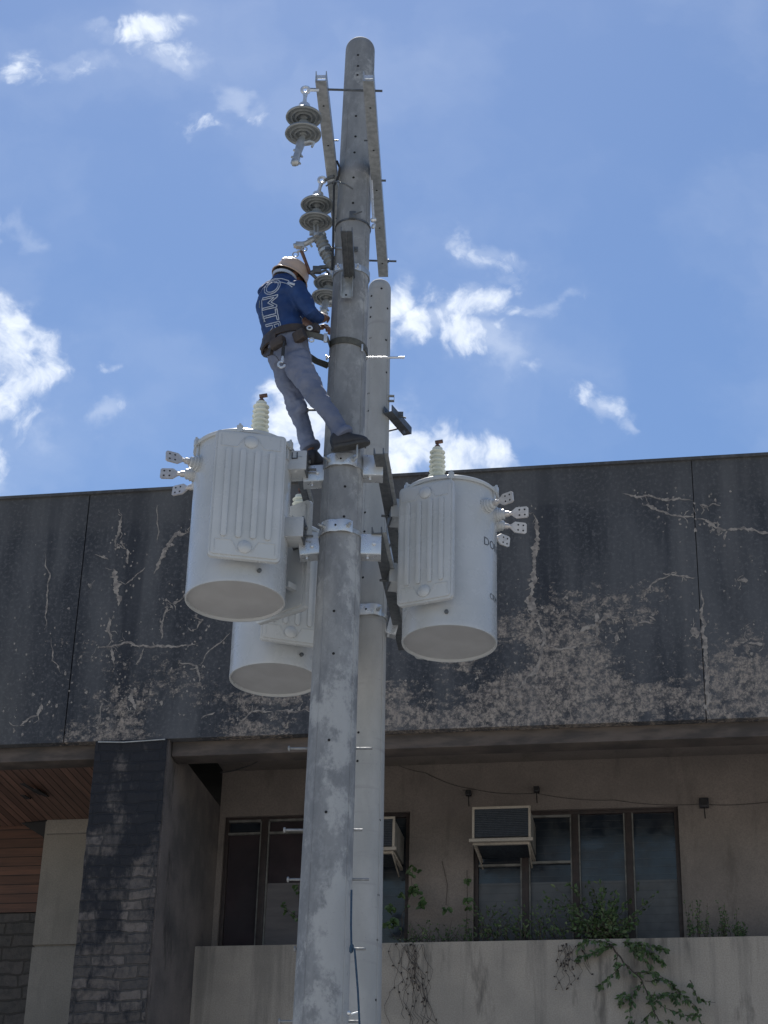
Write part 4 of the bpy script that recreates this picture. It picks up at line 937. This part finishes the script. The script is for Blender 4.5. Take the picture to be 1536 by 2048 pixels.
# ------------------------------------------------------------------ person
M['skin'] = simple('skin', (.23, .125, .085), (.18, .095, .065), 12, .55)
M['shirt'] = simple('blue_jersey', (.010, .046, .165), (.007, .031, .115), 5, .75, bump=.25, dist=.01)
M['shirtw'] = simple('jersey_white', (.46, .52, .62), (.38, .44, .54), 20, .8)
M['shirtg'] = simple('jersey_grey_print', (.20, .24, .28), (.13, .16, .2), 20, .8)
M['jeans'] = simple('grey_blue_denim', (.165, .19, .27), (.115, .138, .205), 5, .9, bump=.35, lo=.3, hi=.7, dist=.012)
M['shoe'] = simple('dark_shoe', (.018, .02, .026), (.03, .032, .04), 20, .6, bump=.2)
M['sole'] = simple('shoe_sole', (.035, .037, .04), (.05, .05, .05), 20, .7)
M['helmet'] = simple('tan_helmet', (.56, .43, .34), (.48, .36, .28), 6, .35)
M['helmetin'] = simple('helmet_lining', (.05, .045, .045), (.03, .03, .03), 20, .8)
M['leather'] = simple('belt_leather', (.055, .042, .036), (.03, .025, .024), 16, .6, bump=.3)
M['strap'] = simple('safety_strap_web', (.10, .10, .085), (.07, .07, .062), 40, .7, bump=.3)
M['glove'] = simple('work_glove', (.30, .30, .24), (.22, .22, .18), 20, .8, bump=.3)
FD = Vector((.76, .65, 0)).normalized(); LT = Vector((FD.y, -FD.x, 0)); ZZ = Vector((0, 0, 1))
man = thing('person', 'lineman in blue jersey, grey jeans and tan helmet standing strapped to the pole', 'person', at(650, 930, 11.0))
def ell(c, a, b, ra, rb, n=24):
    return [c + a * math.cos(2 * math.pi * k / n) * ra + b * math.sin(2 * math.pi * k / n) * rb for k in range(n)]
def remesh(o, vox, it=4, fac_=.5):
    md = o.modifiers.new('remesh', 'REMESH'); md.mode = 'VOXEL'; md.voxel_size = vox; md.use_smooth_shade = True
    s_ = o.modifiers.new('smooth', 'SMOOTH'); s_.factor = fac_; s_.iterations = it
def wrinkle(o, size, strength, depth=3):
    tx = bpy.data.textures.new('folds', 'CLOUDS'); tx.noise_scale = size; tx.noise_depth = depth
    d = o.modifiers.new('folds', 'DISPLACE'); d.texture = tx; d.strength = strength; d.mid_level = .42; d.texture_coords = 'LOCAL'
def ellipsoid(mb, c, r, rot=None, n=16, mi=0):
    rs = []
    for i in range(1, n):
        t = math.pi * i / n
        rs.append([c + (rot or Matrix.Identity(3)) @ Vector((r[0] * math.sin(t) * math.cos(2 * math.pi * k / 20), r[1] * math.sin(t) * math.sin(2 * math.pi * k / 20), r[2] * math.cos(t))) for k in range(20)])
    mb.rings(rs, mi)
# key points
pel = at(577, 702, 10.93); wai = at(566, 664, 10.94); che = at(557, 606, 10.95); nk = at(570, 567, 10.97); hd = at(577, 558, 11.02)
rsh = at(594, 581, 10.80); rel = at(620, 624, 10.76); rwr = at(640, 641, 10.92)
lsh = at(535, 578, 11.08); lel = at(592, 632, 11.28); lwr = at(636, 657, 11.16)
rhip = at(592, 722, 10.85); rkn = at(638, 797, 10.78); ran = at(684, 872, 10.78)
lhip = at(566, 722, 11.00); lkn = at(592, 810, 11.04); lan = at(622, 902, 11.06)
# body (skin): one continuous surface
b = MB()
b.rings([ell(pel, LT, FD, .15, .10), ell(wai, LT, FD, .14, .09), ell(che, LT, FD, .17, .10), ell(lerp(che, nk, .75), LT, FD, .13, .08), ell(nk, LT, FD, .06, .06)])
b.tube([nk - ZZ * .04, lerp(nk, hd, .5), hd], [.062, .056, .06], 14)
hf = (FD * .80 - ZZ * .60).normalized(); hu = (ZZ * .80 + FD * .60).normalized()
HR = Matrix((LT, hf, hu)).transposed()
ellipsoid(b, hd + hu * .02, (.076, .095, .115), HR); ellipsoid(b, hd + hf * .045 - hu * .045, (.055, .05, .055), HR)
b.tube([hd + hf * .095 + hu * .015, hd + hf * .115 - hu * .02, hd + hf * .09 - hu * .035], [.010, .016, .012], 8)
for sg in (-1, 1): ellipsoid(b, hd + LT * sg * .078 - hu * .005 - hf * .005, (.010, .022, .032), HR)
for A_, B_, C_, hand in ((rsh, rel, rwr, 0), (lsh, lel, lwr, 1)):
    b.tube([A_, lerp(A_, B_, .5), B_, lerp(B_, C_, .4), C_], [.045, .040, .032, .032, .026], 14)
for A_, B_, C_ in ((rhip, rkn, ran), (lhip, lkn, lan)):
    b.tube([lerp(pel, A_, .6), lerp(A_, B_, .2), lerp(A_, B_, .6), B_, lerp(B_, C_, .35), C_], [.07, .060, .045, .032, .030, .026], 14)
def hand(mb, wrist, palm_end, nrm, curl, flip):
    d = (palm_end - wrist).normalized(); s_ = d.cross(nrm).normalized() * flip; n_ = s_.cross(d).normalized() * flip
    n_ = nrm
    mb.rings([ell(wrist, s_, n_, .026, .019, 12), ell(lerp(wrist, palm_end, .4), s_, n_, .036, .018, 12), ell(lerp(wrist, palm_end, .8), s_, n_, .042, .016, 12), ell(palm_end, s_, n_, .038, .011, 12)])
    for k, (o_, ln) in enumerate(((-.030, .062), (-.010, .076), (.011, .074), (.031, .058))):
        p0 = palm_end + s_ * o_ - d * .012; c1 = curl * (.8 + .1 * k); P = [p0]; ang = 0.25
        dd = d
        for seg, fr_ in enumerate((.42, .33, .27)):
            ang += c1 * (.75 if seg == 0 else 1)
            dd = (d * math.cos(ang) - n_ * math.sin(ang)); P.append(P[-1] + dd * ln * fr_ * 1.25)
        mb.tube(P, [.0098, .0092, .0085, .0072], 8)
    q = lerp(wrist, palm_end, .3) - s_ * .028
    mb.tube([q, q - s_ * .028 + d * .018 - n_ * .008, q - s_ * .030 + d * .048 - n_ * .024, q - s_ * .018 + d * .066 - n_ * .034], [.014, .0125, .011, .0085], 8)
hand(b, rwr, at(651, 630, 11.00), (Vector((.35, -.8, .3))).normalized(), .45, 1)
hand(b, lwr, at(652, 651, 11.12), (Vector((.1, -.5, .8))).normalized(), .5, -1)
o = b.build('body', 'skin', man, local=False); remesh(o, .0045, 3)
# shirt
b = MB()
b.rings([ell(at(571, 686, 10.94), LT, FD, .168, .118), ell(at(566, 664, 10.94), LT, FD, .160, .115), ell(at(561, 635, 10.94), LT, FD, .172, .124), ell(at(557, 608, 10.95), LT, FD, .190, .130), ell(at(559, 588, 10.96), LT, FD, .190, .120), ell(at(563, 573, 10.97), LT, FD, .150, .098), ell(at(567, 564, 10.98), LT, FD, .09, .08), ell(at(570, 558, 10.99), LT, FD, .068, .068)])
b.tube([lerp(rsh, che, .15), rsh, lerp(rsh, rel, .5), rel, lerp(rel, rwr, .6), lerp(rel, rwr, .85)], [.07, .074, .062, .052, .044, .041], 18)
b.tube([lerp(lsh, che, .15), lsh, lerp(lsh, lel, .5), lel, lerp(lel, lwr, .4)], [.07, .078, .066, .058, .05], 18)
shirt = b.build('jersey', 'shirt', man, local=False); remesh(shirt, .009, 7); wrinkle(shirt, .10, .034, 2)
# collar
b = MB(); b.strip([at(569, 560, 10.985) + LT * math.cos(t) * .082 + FD * math.sin(t) * .085 + ZZ * (.012 - .02 * math.sin(t)) for t in [2 * math.pi * k / 28 for k in range(28)]], ZZ, .022, .006, closed=True); b.build('collar', 'shirtw', man, local=False)
# jeans
b = MB()
b.rings([ell(at(572, 676, 10.93), LT, FD, .158, .112), ell(at(576, 694, 10.93), LT, FD, .168, .125), ell(at(579, 716, 10.93), LT, FD, .168, .126), ell(at(581, 732, 10.93), LT, FD, .15, .11)])
b.tube([rhip + ZZ * .02, at(604, 745, 10.83), at(622, 772, 10.80), rkn, at(655, 824, 10.77), at(672, 850, 10.77), at(684, 866, 10.77)], [.09, .087, .074, .063, .059, .056, .060], 20)
b.tube([lhip + ZZ * .02, at(572, 748, 11.01), at(582, 778, 11.03), lkn, at(600, 840, 11.06), at(611, 870, 11.06), at(620, 893, 11.06)], [.09, .086, .072, .061, .057, .054, .055], 20)
b.tube([at(600, 800, 10.98), at(603, 812, 10.98), at(602, 822, 10.99)], [.03, .035, .03], 10)
jeans = b.build('jeans', 'jeans', man, local=False); remesh(jeans, .009, 6); wrinkle(jeans, .085, .042, 3)
# cuffs and seams
b = MB()
for c_, dr in ((at(686, 869, 10.77), at(684, 866, 10.77) - at(672, 850, 10.77)), (at(621, 895, 11.06), at(620, 893, 11.06) - at(611, 870, 11.06))):
    F2 = frame(c_, dr); b.lathe([(.060, -.03), (.068, -.02), (.070, .0), (.066, .012), (.054, .014)], F2, 22)
c_o = b.build('trouser_cuff', 'jeans', man, local=False); wrinkle(c_o, .04, .014)
b = MB(); p0 = at(558, 712, 10.79)
b.strip([at(545, 708, 10.86), at(553, 713, 10.80), at(560, 724, 10.79), at(572, 728, 10.77)], ZZ, .004, .003); b.build('pocket_seam', 'leather', man, local=False)
# shoes
def shoe(name, heel, toe, up, w=.046, hgt=.075):
    d = (toe - heel).normalized(); s_ = d.cross(up).normalized(); u = s_.cross(d); L_ = (toe - heel).length
    b = MB(); rs = []
    for t, ww, hh, zo in ((0.0, .55, .75, .0), (.08, .8, 1.15, 0), (.25, .9, 1.35, 0), (.42, .88, 1.15, 0), (.6, .98, .82, 0), (.8, 1.0, .62, 0), (.93, .75, .45, 0), (1.0, .35, .28, .1)):
        c = heel + d * L_ * t + u * (hgt * hh * .5 + .012)
        rs.append([c + s_ * (w * ww * math.copysign(abs(math.cos(q)) ** .8, math.cos(q))) + u * (hgt * hh * .5 * math.copysign(abs(math.sin(q)) ** .75, math.sin(q))) for q in [2 * math.pi * k / 20 for k in range(20)]])
    b.rings(rs); o1 = b.build(name, 'shoe', man, local=False, smooth=70)
    sd_ = o1.modifiers.new('sub', 'SUBSURF'); sd_.levels = 1; sd_.render_levels = 2
    b = MB(); pr = [(-.01, -.6), (.1, -.9), (.35, -.85), (.6, -1.02), (.85, -.95), (1.0, -.5), (1.03, 0), (1.0, .5), (.85, .95), (.6, 1.02), (.35, .85), (.1, .9), (-.01, .6)]
    Fm = Matrix(((d.x, s_.x, u.x, heel.x), (d.y, s_.y, u.y, heel.y), (d.z, s_.z, u.z, heel.z), (0, 0, 0, 1)))
    b.prism([(x * L_, y * w * 1.05) for x, y in pr], .022, Fm @ Matrix.Translation((0, 0, .012))); b.build('sole', 'sole', o1, local=False, bevel=.004) if False else None
    s2 = b.build('sole', 'sole', man, local=False, bevel=.004); s2.parent = o1
    b = MB()
    for t in (.42, .50, .58):
        c = heel + d * L_ * t + u * (hgt * (1.15 - (t - .42) * 2) + .010); b.tube([c - s_ * .025, c + u * .004, c + s_ * .025], .004, 6)
    s3 = b.build('laces', 'sole', man, local=False); s3.parent = o1
    return o1
shoe('shoe', at(667, 901, 10.76), at(739, 889, 10.83), ZZ, .048, .095)
shoe('shoe', at(619, 936, 10.99), at(640, 931, 11.22), (ZZ + Vector((.1, 0, 0))).normalized(), .050, .085)
# helmet
hc = hd + hu * .045 - FD * .005; ha = (ZZ * 1.0 - FD * -.0 + FD * .50 - ZZ * 0 ).normalized()
ha = (ZZ - Vector((.42, .10, 0))).normalized(); ha = hu.lerp((ZZ + Vector((-.25, -.25, 0))).normalized(), .0)
ha = (ZZ * .86 + Vector((.30, .10, 0))).normalized()
HM = frame(hc, ha, FD)
b = MB()
b.lathe([(.130, -.036), (.133, -.031), (.117, -.012), (.115, .02), (.110, .055), (.092, .092), (.060, .116), (.02, .126), (0, .127)], HM @ Matrix.Diagonal((1.08, .94, 1, 1)), 40, cap=False)
hel = b.build('helmet', 'helmet', man, local=False, smooth=50)
sol = hel.modifiers.new('shell', 'SOLIDIFY'); sol.thickness = .004
b = MB(); b.tube([HM @ Vector((x * .122, 0, .02 + .113 * math.sqrt(max(0, 1 - x * x)))) for x in (-.95, -.8, -.5, 0, .5, .8, .95)], .010, 8); h2 = b.build('crown_ridge', 'helmet', man, local=False); h2.parent = hel
b = MB(); b.lathe([(.104, -.014), (.102, .02), (.094, .05), (.07, .085), (0, .10)], HM @ Matrix.Diagonal((1.08, .94, 1, 1)), 30, cap=False); h3 = b.build('lining', 'helmetin', man, local=False); h3.parent = hel
# hair under helmet
b = MB(); ellipsoid(b, hd + hu * .03 - hf * .012, (.082, .094, .112), HR); b.build('hair', 'helmetin', man, local=False)
# tool belt
b = MB(); bc = at(569, 678, 10.93)
bl = [bc + LT * math.cos(t) * .180 + FD * math.sin(t) * .130 + ZZ * (-.025 * math.sin(t + 3.4)) for t in [2 * math.pi * k / 36 for k in range(36)]]
b.strip(bl, ZZ, .055, .010, closed=True); b.strip([p - ZZ * .035 for p in bl[14:30]], ZZ, .05, .014)
belt = b.build('tool_belt', 'leather', man, local=False)
for (px, py, Y, sx, sz, ry) in ((536, 690, 10.97, .09, .10, 12), (556, 686, 10.80, .11, .07, -12), (600, 672, 10.76, .09, .08, -18), (625, 660, 10.80, .10, .07, -5)):
    b = MB(); b.box(at(px, py, Y), (sx, .055, sz), Matrix.Rotation(R(ry), 3, 'Y') @ Matrix.Rotation(R(-35), 3, 'Z'))
    p_ = b.build('pouch', 'leather', man, local=False, bevel=.014); p_.parent = belt
for px, py in ((619, 656), (623, 680)):
    b = MB(); b.tube([at(px, py, 10.74) + Vector((math.cos(2 * math.pi * k / 12) * .016, 0, math.sin(2 * math.pi * k / 12) * .014)) for k in range(12)], .006, 6, closed=True)
    p_ = b.build('buckle', 'galvnew', man, local=False); p_.parent = belt
b = MB(); b.strip([at(528, 702, 11.05), at(533, 708, 10.98), at(545, 702, 10.86)], ZZ, .05, .03); p_ = b.build('belt_flap', 'leather', man, local=False); p_.parent = belt
# safety strap round the pole
b = MB(); P = [at(606, 668, 10.77), at(622, 670, 10.76), at(642, 674, 10.78), at(656, 679, 10.83)]
zl_ = surf(668, 683, ax1, R1, 11)[0].z; zr_ = at(737, 707, 11).z; zbk = at(650, 729, 11.12).z
for k in range(13):
    an = R(200 + 160 * k / 12); z = zl_ + (zr_ - zl_) * k / 12; c = ax1(z); P.append(c + Vector((math.cos(an), math.sin(an), 0)) * (R1(z) + .006))
for k in range(1, 10):
    an = R(0 + 150 * k / 9); z = zr_ + (zbk - zr_) * k / 9; c = ax1(z); P.append(c + Vector((math.cos(an), math.sin(an), 0)) * (R1(z) + .006))
P += [at(655, 731, 11.14), at(632, 722, 11.13), at(600, 700, 11.10)]
b.strip(P, ZZ, .048, .006); st = b.build('safety_strap', 'strap', man, local=False); st.parent = belt
b = MB(); p = at(651, 676, 10.80); b.box(p, (.025, .02, .065)); p2, nn = surf(722, 697, ax1, R1, 11); b.box(p2 + nn * .012, (.012, .012, .055)); q_ = b.build('strap_ring', 'galvnew', man, local=False, bevel=.003); q_.parent = st
# print on the jersey: outlined letters running down the back, projected on the cloth
dg = bpy.context.evaluated_depsgraph_get(); dg.update()
ev = shirt.evaluated_get(dg); em = ev.to_mesh(); off = MW[man.name]
bvh = BVHTree.FromPolygons([off @ v.co for v in em.vertices], [tuple(p.vertices) for p in em.polygons]); ev.to_mesh_clear()
def project(px, py):
    d = ray(px, py); h = bvh.ray_cast(CAM, d)
    return (h[0] + h[1] * .0025) if h[0] is not None else None
vs, fs, es = textmesh('OMTR', 1.0, 'NONE')
xs = [v.x for v in vs]; ys = [v.y for v in vs]; w_ = max(xs) - min(xs); x0 = min(xs); y0 = min(ys); h_ = max(ys) - min(ys)
# back of the jersey is read from behind the man: lay the word out in his own frame
back0 = at(532, 566, 10.75); back1 = at(540, 690, 10.75)
def place(v):
    t = (v.x - x0) / w_; q = (v.y - y0) / h_
    px = 533 + 6 * t - 11 * math.sin(math.pi * t) + 32 * q - 5 * t * q; py = 560 + 106 * t - 7 * q + 4
    return project(px, py)
b = MB()
for i, j in es:
    A_, B_ = vs[i], vs[j]; n_ = max(1, int((B_ - A_).length / .05)); prev = None
    for k in range(n_ + 1):
        q = place(A_.lerp(B_, k / n_))
        if q is not None and prev is not None and (q - prev).length < .05: b.tube([prev, q], .0034, 5)
        prev = q
if b.v: b.build('back_print', 'shirtw', man, local=False).parent = shirt
b = MB()
def stripe(pts, r_, mb):
    L = []
    for i in range(len(pts) - 1):
        for k in range(6):
            t = k / 6; L.append(project(pts[i][0] * (1 - t) + pts[i + 1][0] * t, pts[i][1] * (1 - t) + pts[i + 1][1] * t))
    L = [q for q in L if q is not None]
    if len(L) > 2: mb.tube(L, r_, 5)
stripe([(540, 562), (550, 558), (564, 558), (577, 562), (582, 569)], .0035, b)
stripe([(550, 566), (564, 565), (578, 569), (586, 575)], .003, b)
stripe([(577, 566), (592, 570)], .008, b)
stripe([(524, 600), (525, 625), (532, 648)], .003, b)
stripe([(600, 633), (612, 646)], .0035, b); stripe([(609, 636), (614, 644)], .003, b)
if b.v: b.build('shoulder_trim', 'shirtw', man, local=False).parent = shirt
b = MB(); stripe([(520, 602), (520, 618)], .006, b); stripe([(525, 628), (530, 648)], .005, b)
if b.v: b.build('side_print', 'shirtg', man, local=False).parent = shirt
# wrench hanging from belt
wr = thing('wrench', 'adjustable wrench hanging head down from the lineman\'s belt', 'wrench', at(565, 738, 10.74))
b = MB(); b.tube([at(569, 683, 10.76), at(567, 696, 10.75)], .009, 8); b.strip([at(567, 694, 10.75), at(566, 706, 10.745), at(565.5, 716, 10.74)], Vector((1, 0, 0)), .022, .010); b.build('handle', 'rubber', wr, local=False)
b = MB(); c = at(563, 729, 10.735); S_ = frame(c, (0, -1, 0), Vector((1, 0, 0)))
ring = []
for k in range(15):
    a_ = R(60 + 300 * k / 14); ring.append(S_ @ Vector((math.cos(a_) * .022, math.sin(a_) * .022, 0)))
b.strip(ring, Vector((0, 1, 0)), .012, .014); b.tube([at(565.5, 713, 10.74), at(565, 722, 10.737)], .010, 8); b.build('jaw', 'galvnew', wr, local=False, bevel=.002)
# ------------------------------------------------------------------ plants on the planter
def BP(s, w, z): return BO + eS * s + nW * w + Vector((0, 0, z))
def leaf(mb, p, d, n_, L_, w_, mi=0):
    d = d.normalized(); s_ = d.cross(n_)
    if s_.length < 1e-3: s_ = d.orthogonal()
    s_.normalize(); n2 = s_.cross(d)
    v = [p, p + d * L_ * .35 + s_ * w_ + n2 * .004, p + d * L_ * .75 + s_ * w_ * .7, p + d * L_ - n2 * L_ * .12, p + d * L_ * .75 - s_ * w_ * .7, p + d * L_ * .35 - s_ * w_ + n2 * .004, p + d * L_ * .5 - n2 * w_ * .35]
    mb.add(v, [(0, 1, 6), (1, 2, 6), (2, 3, 6), (3, 4, 6), (4, 5, 6), (5, 0, 6)], mi)
def rv(a=1): return Vector((random.uniform(-a, a), random.uniform(-a, a), random.uniform(-a, a)))
def pxw(px, py, w):
    s, z = fac(px, py, w); return BP(s, w, z)
def twig(st, lf, pts, r, nleaf, L_, hang=.5, side=True):
    P = [pts[0]]
    for i in range(len(pts) - 1):
        for k in range(1, 7): P.append(lerp(pts[i], pts[i + 1], k / 6) + rv(.006))
    st.tube(P, [r * (1 - .7 * i / len(P)) for i in range(len(P))], 5)
    for _ in range(int(nleaf * 1.35)):
        i = random.randrange(1, len(P)); d = (P[i] - P[i - 1]).normalized() * .5 + rv(.9) - Vector((0, 0, hang)); leaf(lf, P[i] + rv(.016), d, rv(1) + Vector((0, -1, .3)), L_ * random.uniform(.7, 1.45), L_ * random.uniform(.24, .40), 1 if random.random() < .18 else 0)
    return P
def plant(name, label, base, cat='plant'):
    return thing(name, label, cat, base), MB(), MB()
def finish(r, st, lf):
    if st.v: st.build('stem', 'drystem', r, local=False)
    if lf.v: lf.build('foliage', ['leaf', 'leaf2'], r, local=False)
# main hanging shrub
r, st, lf = plant('hanging_shrub', 'leafy green shrub spilling over the planter wall below the wide window', pxw(1218, 1884, 1.55), 'shrub')
main = twig(st, lf, [pxw(1212, 1882, 1.60), pxw(1222, 1890, 1.44), pxw(1248, 1925, 1.40), pxw(1285, 1962, 1.40), pxw(1300, 2005, 1.41), pxw(1322, 2048, 1.42), pxw(1335, 2090, 1.42)], .011, 26, .055)
for (a, b_, c_, nl) in (((1222, 1890), (1190, 1905), (1155, 1915), 34), ((1225, 1885), (1180, 1880), (1152, 1895), 26), ((1235, 1905), (1232, 1930), (1236, 1950), 12), ((1245, 1885), (1290, 1888), (1330, 1900), 46),
                    ((1255, 1890), (1300, 1905), (1325, 1925), 46), ((1262, 1900), (1285, 1915), (1300, 1935), 30), ((1270, 1945), (1310, 1945), (1345, 1965), 26), ((1290, 1962), (1330, 1960), (1375, 1998), 26),
                    ((1300, 1990), (1345, 1990), (1352, 2005), 30), ((1345, 1975), (1375, 2000), (1402, 2022), 14), ((1300, 1990), (1330, 2015), (1370, 2030), 18), ((1370, 2030), (1395, 2030), (1410, 2060), 16),
                    ((1245, 1930), (1215, 1960), (1200, 1975), 18), ((1285, 1965), (1265, 1990), (1260, 2040), 24), ((1262, 1995), (1245, 1985), (1240, 2010), 22), ((1310, 2020), (1290, 2035), (1282, 2060), 16), ((1330, 2040), (1350, 2048), (1370, 2070), 12), ((1270, 2040), (1262, 2060), (1255, 2080), 14), ((1380, 1960), (1395, 2000), (1430, 2005), 12)):
    twig(st, lf, [pxw(*a, 1.42), pxw(*b_, 1.40 + random.uniform(-.05, .03)), pxw(*c_, 1.41 + random.uniform(-.06, .03))], .0045, nl, .048)
finish(r, st, lf)
r, st, lf = plant('upright_shrub', 'dense green shrub growing up against the wide window\'s middle panes', pxw(1215, 1880, 1.7), 'shrub')
for i in range(58):
    x1 = random.gauss(1200, 55); y1 = random.uniform(1765, 1865); x1 = min(max(x1, 1090), 1310); w_ = random.uniform(1.55, 1.95)
    twig(st, lf, [pxw(random.uniform(1160, 1260), 1882, 1.7), pxw((x1 + 1210) / 2, (y1 + 1880) / 2, w_), pxw(x1, y1, w_)], .004, 13, .046, -.1)
finish(r, st, lf)
r, st, lf = plant('dry_brush', 'tangle of dry stems and sparse leaves below the air conditioner', pxw(1000, 1880, 1.7))
for i in range(60):
    x0_ = random.uniform(940, 1135); x1 = x0_ + random.gauss(0, 35); y1 = random.uniform(1795, 1868); w_ = random.uniform(1.6, 1.95)
    twig(st, lf, [pxw(x0_, 1884, w_), pxw((x0_ + x1) / 2 + random.gauss(0, 6), (y1 + 1882) / 2 - 8, w_), pxw(x1, y1, w_)], .0035, 6, .034, 0)
finish(r, st, lf)
r, st, lf = plant('dry_brush', 'low dry weeds on the planter between the two windows', pxw(870, 1880, 1.7))
for i in range(44):
    x0_ = random.uniform(800, 945); x1 = x0_ + random.gauss(0, 18); y1 = random.uniform(1840, 1876); w_ = random.uniform(1.55, 1.95)
    twig(st, lf, [pxw(x0_, 1886, w_), pxw(x1, y1, w_)], .003, 4, .026, 0)
finish(r, st, lf)
r, st, lf = plant('climbing_sprig', 'thin climber with broad green leaves beside the rear pole', pxw(815, 1860, 2.0))
stp = [pxw(800, 1885, 1.9), pxw(805, 1830, 1.95), pxw(822, 1790, 2.0), pxw(826, 1730, 2.0)]; twig(st, lf, stp, .005, 4, .06)
for (x, y, k) in ((824, 1735, 4), (828, 1745, 4), (830, 1775, 7), (822, 1782, 6), (834, 1778, 5), (848, 1802, 9), (845, 1808, 6), (892, 1818, 6), (932, 1798, 4), (935, 1815, 3), (934, 1755, 3), (785, 1815, 12), (790, 1840, 10), (800, 1790, 4), (780, 1850, 8)):
    for _ in range(k): leaf(lf, pxw(x, y, 1.97) + rv(.028), rv(1) - Vector((0, 0, .6)), Vector((0, -1, .4)) + rv(.4), random.uniform(.05, .085), random.uniform(.02, .032))
st.tube([pxw(892, 1810, 2.12), pxw(895, 1770, 2.13), pxw(884, 1722, 2.13)], .003, 5); st.tube([pxw(932, 1870, 2.1), pxw(935, 1800, 2.12), pxw(934, 1740, 2.13)], .003, 5)
finish(r, st, lf)
r, st, lf = plant('climbing_sprig', 'few green leaves in front of the pale window board, left of the poles', pxw(590, 1850, 2.0))
for (x, y, k) in ((594, 1772, 6), (598, 1784, 4), (565, 1812, 5), (572, 1822, 5), (585, 1830, 5), (595, 1834, 4)):
    for _ in range(k): leaf(lf, pxw(x, y, 2.0) + rv(.018), rv(1) - Vector((0, 0, .6)), Vector((0, -1, .4)) + rv(.4), random.uniform(.035, .06), random.uniform(.012, .022))
st.tube([pxw(600, 1885, 1.9), pxw(598, 1835, 2.0), pxw(568, 1815, 2.0)], .003, 5); st.tube([pxw(598, 1835, 2.0), pxw(597, 1770, 2.0)], .003, 5)
finish(r, st, lf)
r, st, lf = plant('weed_clump', 'clump of tall thin weeds right of the wide window', pxw(1430, 1870, 1.7), 'weeds')
for i in range(42):
    x0_ = random.uniform(1375, 1490); y1 = random.uniform(1800, 1862) if x0_ < 1470 else random.uniform(1845, 1866); w_ = random.uniform(1.55, 2.0)
    twig(st, lf, [pxw(x0_, 1876, w_), pxw(x0_ + random.gauss(0, 5), y1, w_)], .003, 9, .026, 0)
finish(r, st, lf)
r, st, lf = plant('dry_vine', 'withered vine hanging on the planter wall beside the rear pole', pxw(820, 1890, 1.48), 'vine')
for i in range(19):
    x = random.gauss(822, 18); y = 1888; P = [pxw(x, y, 1.47)]; nx = random.uniform(-.3, .9)
    for k in range(random.randint(5, 12)):
        x += random.gauss(nx * 3, 7); y += random.uniform(10, 20); P.append(pxw(x, y, 1.485 - .01 * random.random()))
    st.tube(P, .0022, 4)
    for _ in range(3): q = random.choice(P); leaf(lf, q + rv(.01), rv(1) - Vector((0, 0, .8)), Vector((0, -1, 0)) + rv(.3), .028, .008)
if lf.v: lf.build('foliage', ['drystem', 'drystem'], r, local=False)
st.build('stem', 'drystem', r, local=False)
r, st, lf = plant('dry_vine', 'sparse dead twigs on the planter wall left of the hanging shrub', pxw(1120, 1890, 1.48), 'vine')
for i in range(14):
    x = random.uniform(1115, 1175); y = 1890; P = [pxw(x, y, 1.47)]
    for k in range(random.randint(3, 7)):
        x += random.gauss(1, 6); y += random.uniform(8, 16); P.append(pxw(x, y, 1.485 - .01 * random.random()))
    st.tube(P, .0022, 4)
    for _ in range(3): q = random.choice(P); leaf(lf, q + rv(.01), rv(1) - Vector((0, 0, .8)), Vector((0, -1, 0)) + rv(.3), .03, .009)
lf.build('foliage', ['drystem', 'leaf'], r, local=False); st.build('stem', 'drystem', r, local=False)
print('objects', len(bpy.data.objects))
